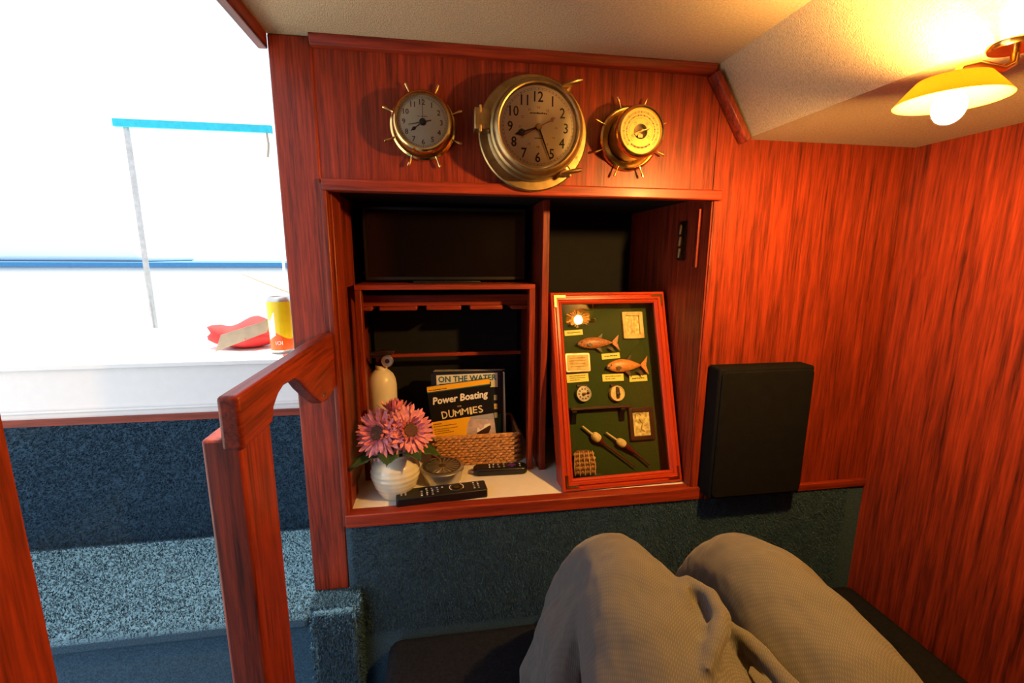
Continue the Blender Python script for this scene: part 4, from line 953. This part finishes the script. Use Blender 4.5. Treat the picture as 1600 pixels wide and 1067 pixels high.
# ================================================================== OUTSIDE THE DOORWAY
ct = thing('white_counter', 'white moulded counter outside the doorway with wooden base strip', 'counter', (-0.95, 0.285, 0.812))
ob('front_panel', G().box(-0.65, 0.002, 0.018, 0.62, 0.02, 0.150), 'gelcoat', ct)
ob('front_lip', G().box(-0.65, -0.006, 0.034, 0.62, 0.002, 0.040).box(-0.65, -0.010, 0.150, 0.62, 0.02, 0.164), 'gelcoat', ct, bevel=0.002)
ob('counter_top', G().box(-0.65, 0.02, 0.145, 0.62, 0.62, 0.164), 'gelcoat', ct, bevel=0.003)
ob('base_strip', G().box(-0.65, -0.004, 0.0, 0.62, 0.02, 0.018), 'wood_x', ct)
CT = 0.976
cn = thing('drink_can', 'tall orange and yellow drink can on the white counter', 'can', (-0.462, 0.365, CT))
ob('body', G().lathe([(0, 0), (0.026, 0.0), (0.030, 0.006), (0.033, 0.012), (0.033, 0.150), (0.030, 0.158), (0.0275, 0.162), (0.027, 0.160), (0, 0.158)], 40), 'silver', cn, smooth=40)
def can_wrap(name, a0, a1, lo, hi, mat, n=20):
    g = G(); vs = []
    for i in range(n + 1):
        t_ = i/n; a = a0 + (a1-a0)*t_; r = 0.0333
        for z in (lo(t_), hi(t_)): vs.append((r*math.cos(a), r*math.sin(a), z))
    g._add(vs, [(2*i, 2*i+2, 2*i+3, 2*i+1) for i in range(n)]); return ob(name, g, mat, cn, smooth=60)
can_wrap('yellow_print', 0, 2*PI, lambda t_: 0.055 + 0.012*math.sin(t_*12), lambda t_: 0.150, 'yellow_can', 40)
can_wrap('orange_print', 0, 2*PI, lambda t_: 0.012, lambda t_: 0.055 + 0.012*math.sin(t_*12), 'orange_can', 40)
can_wrap('white_splash', -2.5, -1.75, lambda t_: 0.040 + 0.015*t_, lambda t_: 0.108 - 0.012*math.sin(t_*5), 'white_ink')
text('lettering', 'IOI', 'white_ink', cn, (0.002, -0.0345, 0.034), 0.011)
bgk = thing('red_bag', 'crumpled red cloth bag on the white counter', 'bag', (-0.60, 0.47, CT))
g = G().ell((0, 0, 0.040), (0.105, 0.07, 0.042), 28, 16)
rnd = random.Random(3); g.v = [(x*(1+.10*math.sin(9*z*20+x*30)), y*(1+.1*math.sin(x*50)), max(0.0, z*(1+.18*math.sin(x*42+y*20)))) for x, y, z in g.v]
ob('bag_body', g, 'red_cloth', bgk, smooth=70)
ob('bag_flap', G().prism([(-0.06, 0.0), (0.085, 0.055), (0.10, 0.10), (0.07, 0.085), (-0.04, 0.05)], 1, -0.074, -0.070), 'rope', bgk)
tag(ob('bottle_cap', G().lathe([(0, 0.004), (0.007, 0.004), (0.009, 0.002), (0.0095, 0), (0.007, 0)], 16, 2, (0, 0, 0), fn=lambda a, h: 1 + 0.04*math.cos(a*12)), 'red_hand', loc=(-0.44, 0.318, CT)), 'small red bottle cap beside the drink can', 'cap')
# rod, canopy strip, cord
tag(ob('fishing_rod', G().tube([(-0.75, 0.85, 1.185), (-0.60, 0.82, 1.125), (-0.40, 0.80, 1.06), (-0.30, 0.79, CT)], [0.002, 0.003, 0.004, 0.006], 8), 'rope'), 'thin fishing rod leaning over the white counter', 'rod')
cp = thing('canvas_awning', 'bright cyan canvas awning strip outside with hanging cord', 'awning', (-2.0, 2.0, 1.95))
ob('strip', G().box(0.2, -0.01, 0.015, 1.03, 0.01, 0.055), 'cyan', cp)
ob('cord', G().tube([(1.0, 0, 0.02), (1.005, 0.0, -0.05), (0.995, 0, -0.12)], 0.006, 6), 'rope', cp)
ob('pole', G().tube([(0.25, 0.02, 0.05), (0.25, 0.02, -1.95)], 0.015, 10), 'steel', cp)
ob('pole', G().tube([(1.02, 0.03, 0.05), (1.02, 0.03, -1.0)], 0.008, 10), 'gelcoat', cp)
struct('floor_deck', G().box(-6, 0.32, -0.10, -0.236, 3.0, 0.0), 'gelcoat', 'white cockpit deck')
struct('floor_side_deck', G().box(-6, -2.2, -0.10, -1.6, 0.32, 0.0), 'gelcoat')
struct('ground_water', G().box(-120, 3.0, -0.9, 60, 160, -0.7), 'water', 'pale harbour water')
bt = thing('moored_boat', 'white moored boat with blue rub rail beyond the deck', 'boat', (-6.0, 7.0, -0.7))
ob('hull', G().prism([(-5.5, 0.0), (3.6, 0.0), (4.2, 1.82), (-5.8, 1.82)], 1, -0.9, 0.9), 'gelcoat', bt, bevel=0.1)
ob('rub_rail', G().box(-5.85, -0.96, 1.80, 4.25, 0.96, 1.87), 'blue_paint', bt, bevel=0.01)
ob('cabin', G().prism([(-4.0, 1.87), (1.8, 1.87), (1.2, 2.7), (-3.6, 2.7)], 1, -0.7, 0.7), 'gelcoat', bt, bevel=0.08)
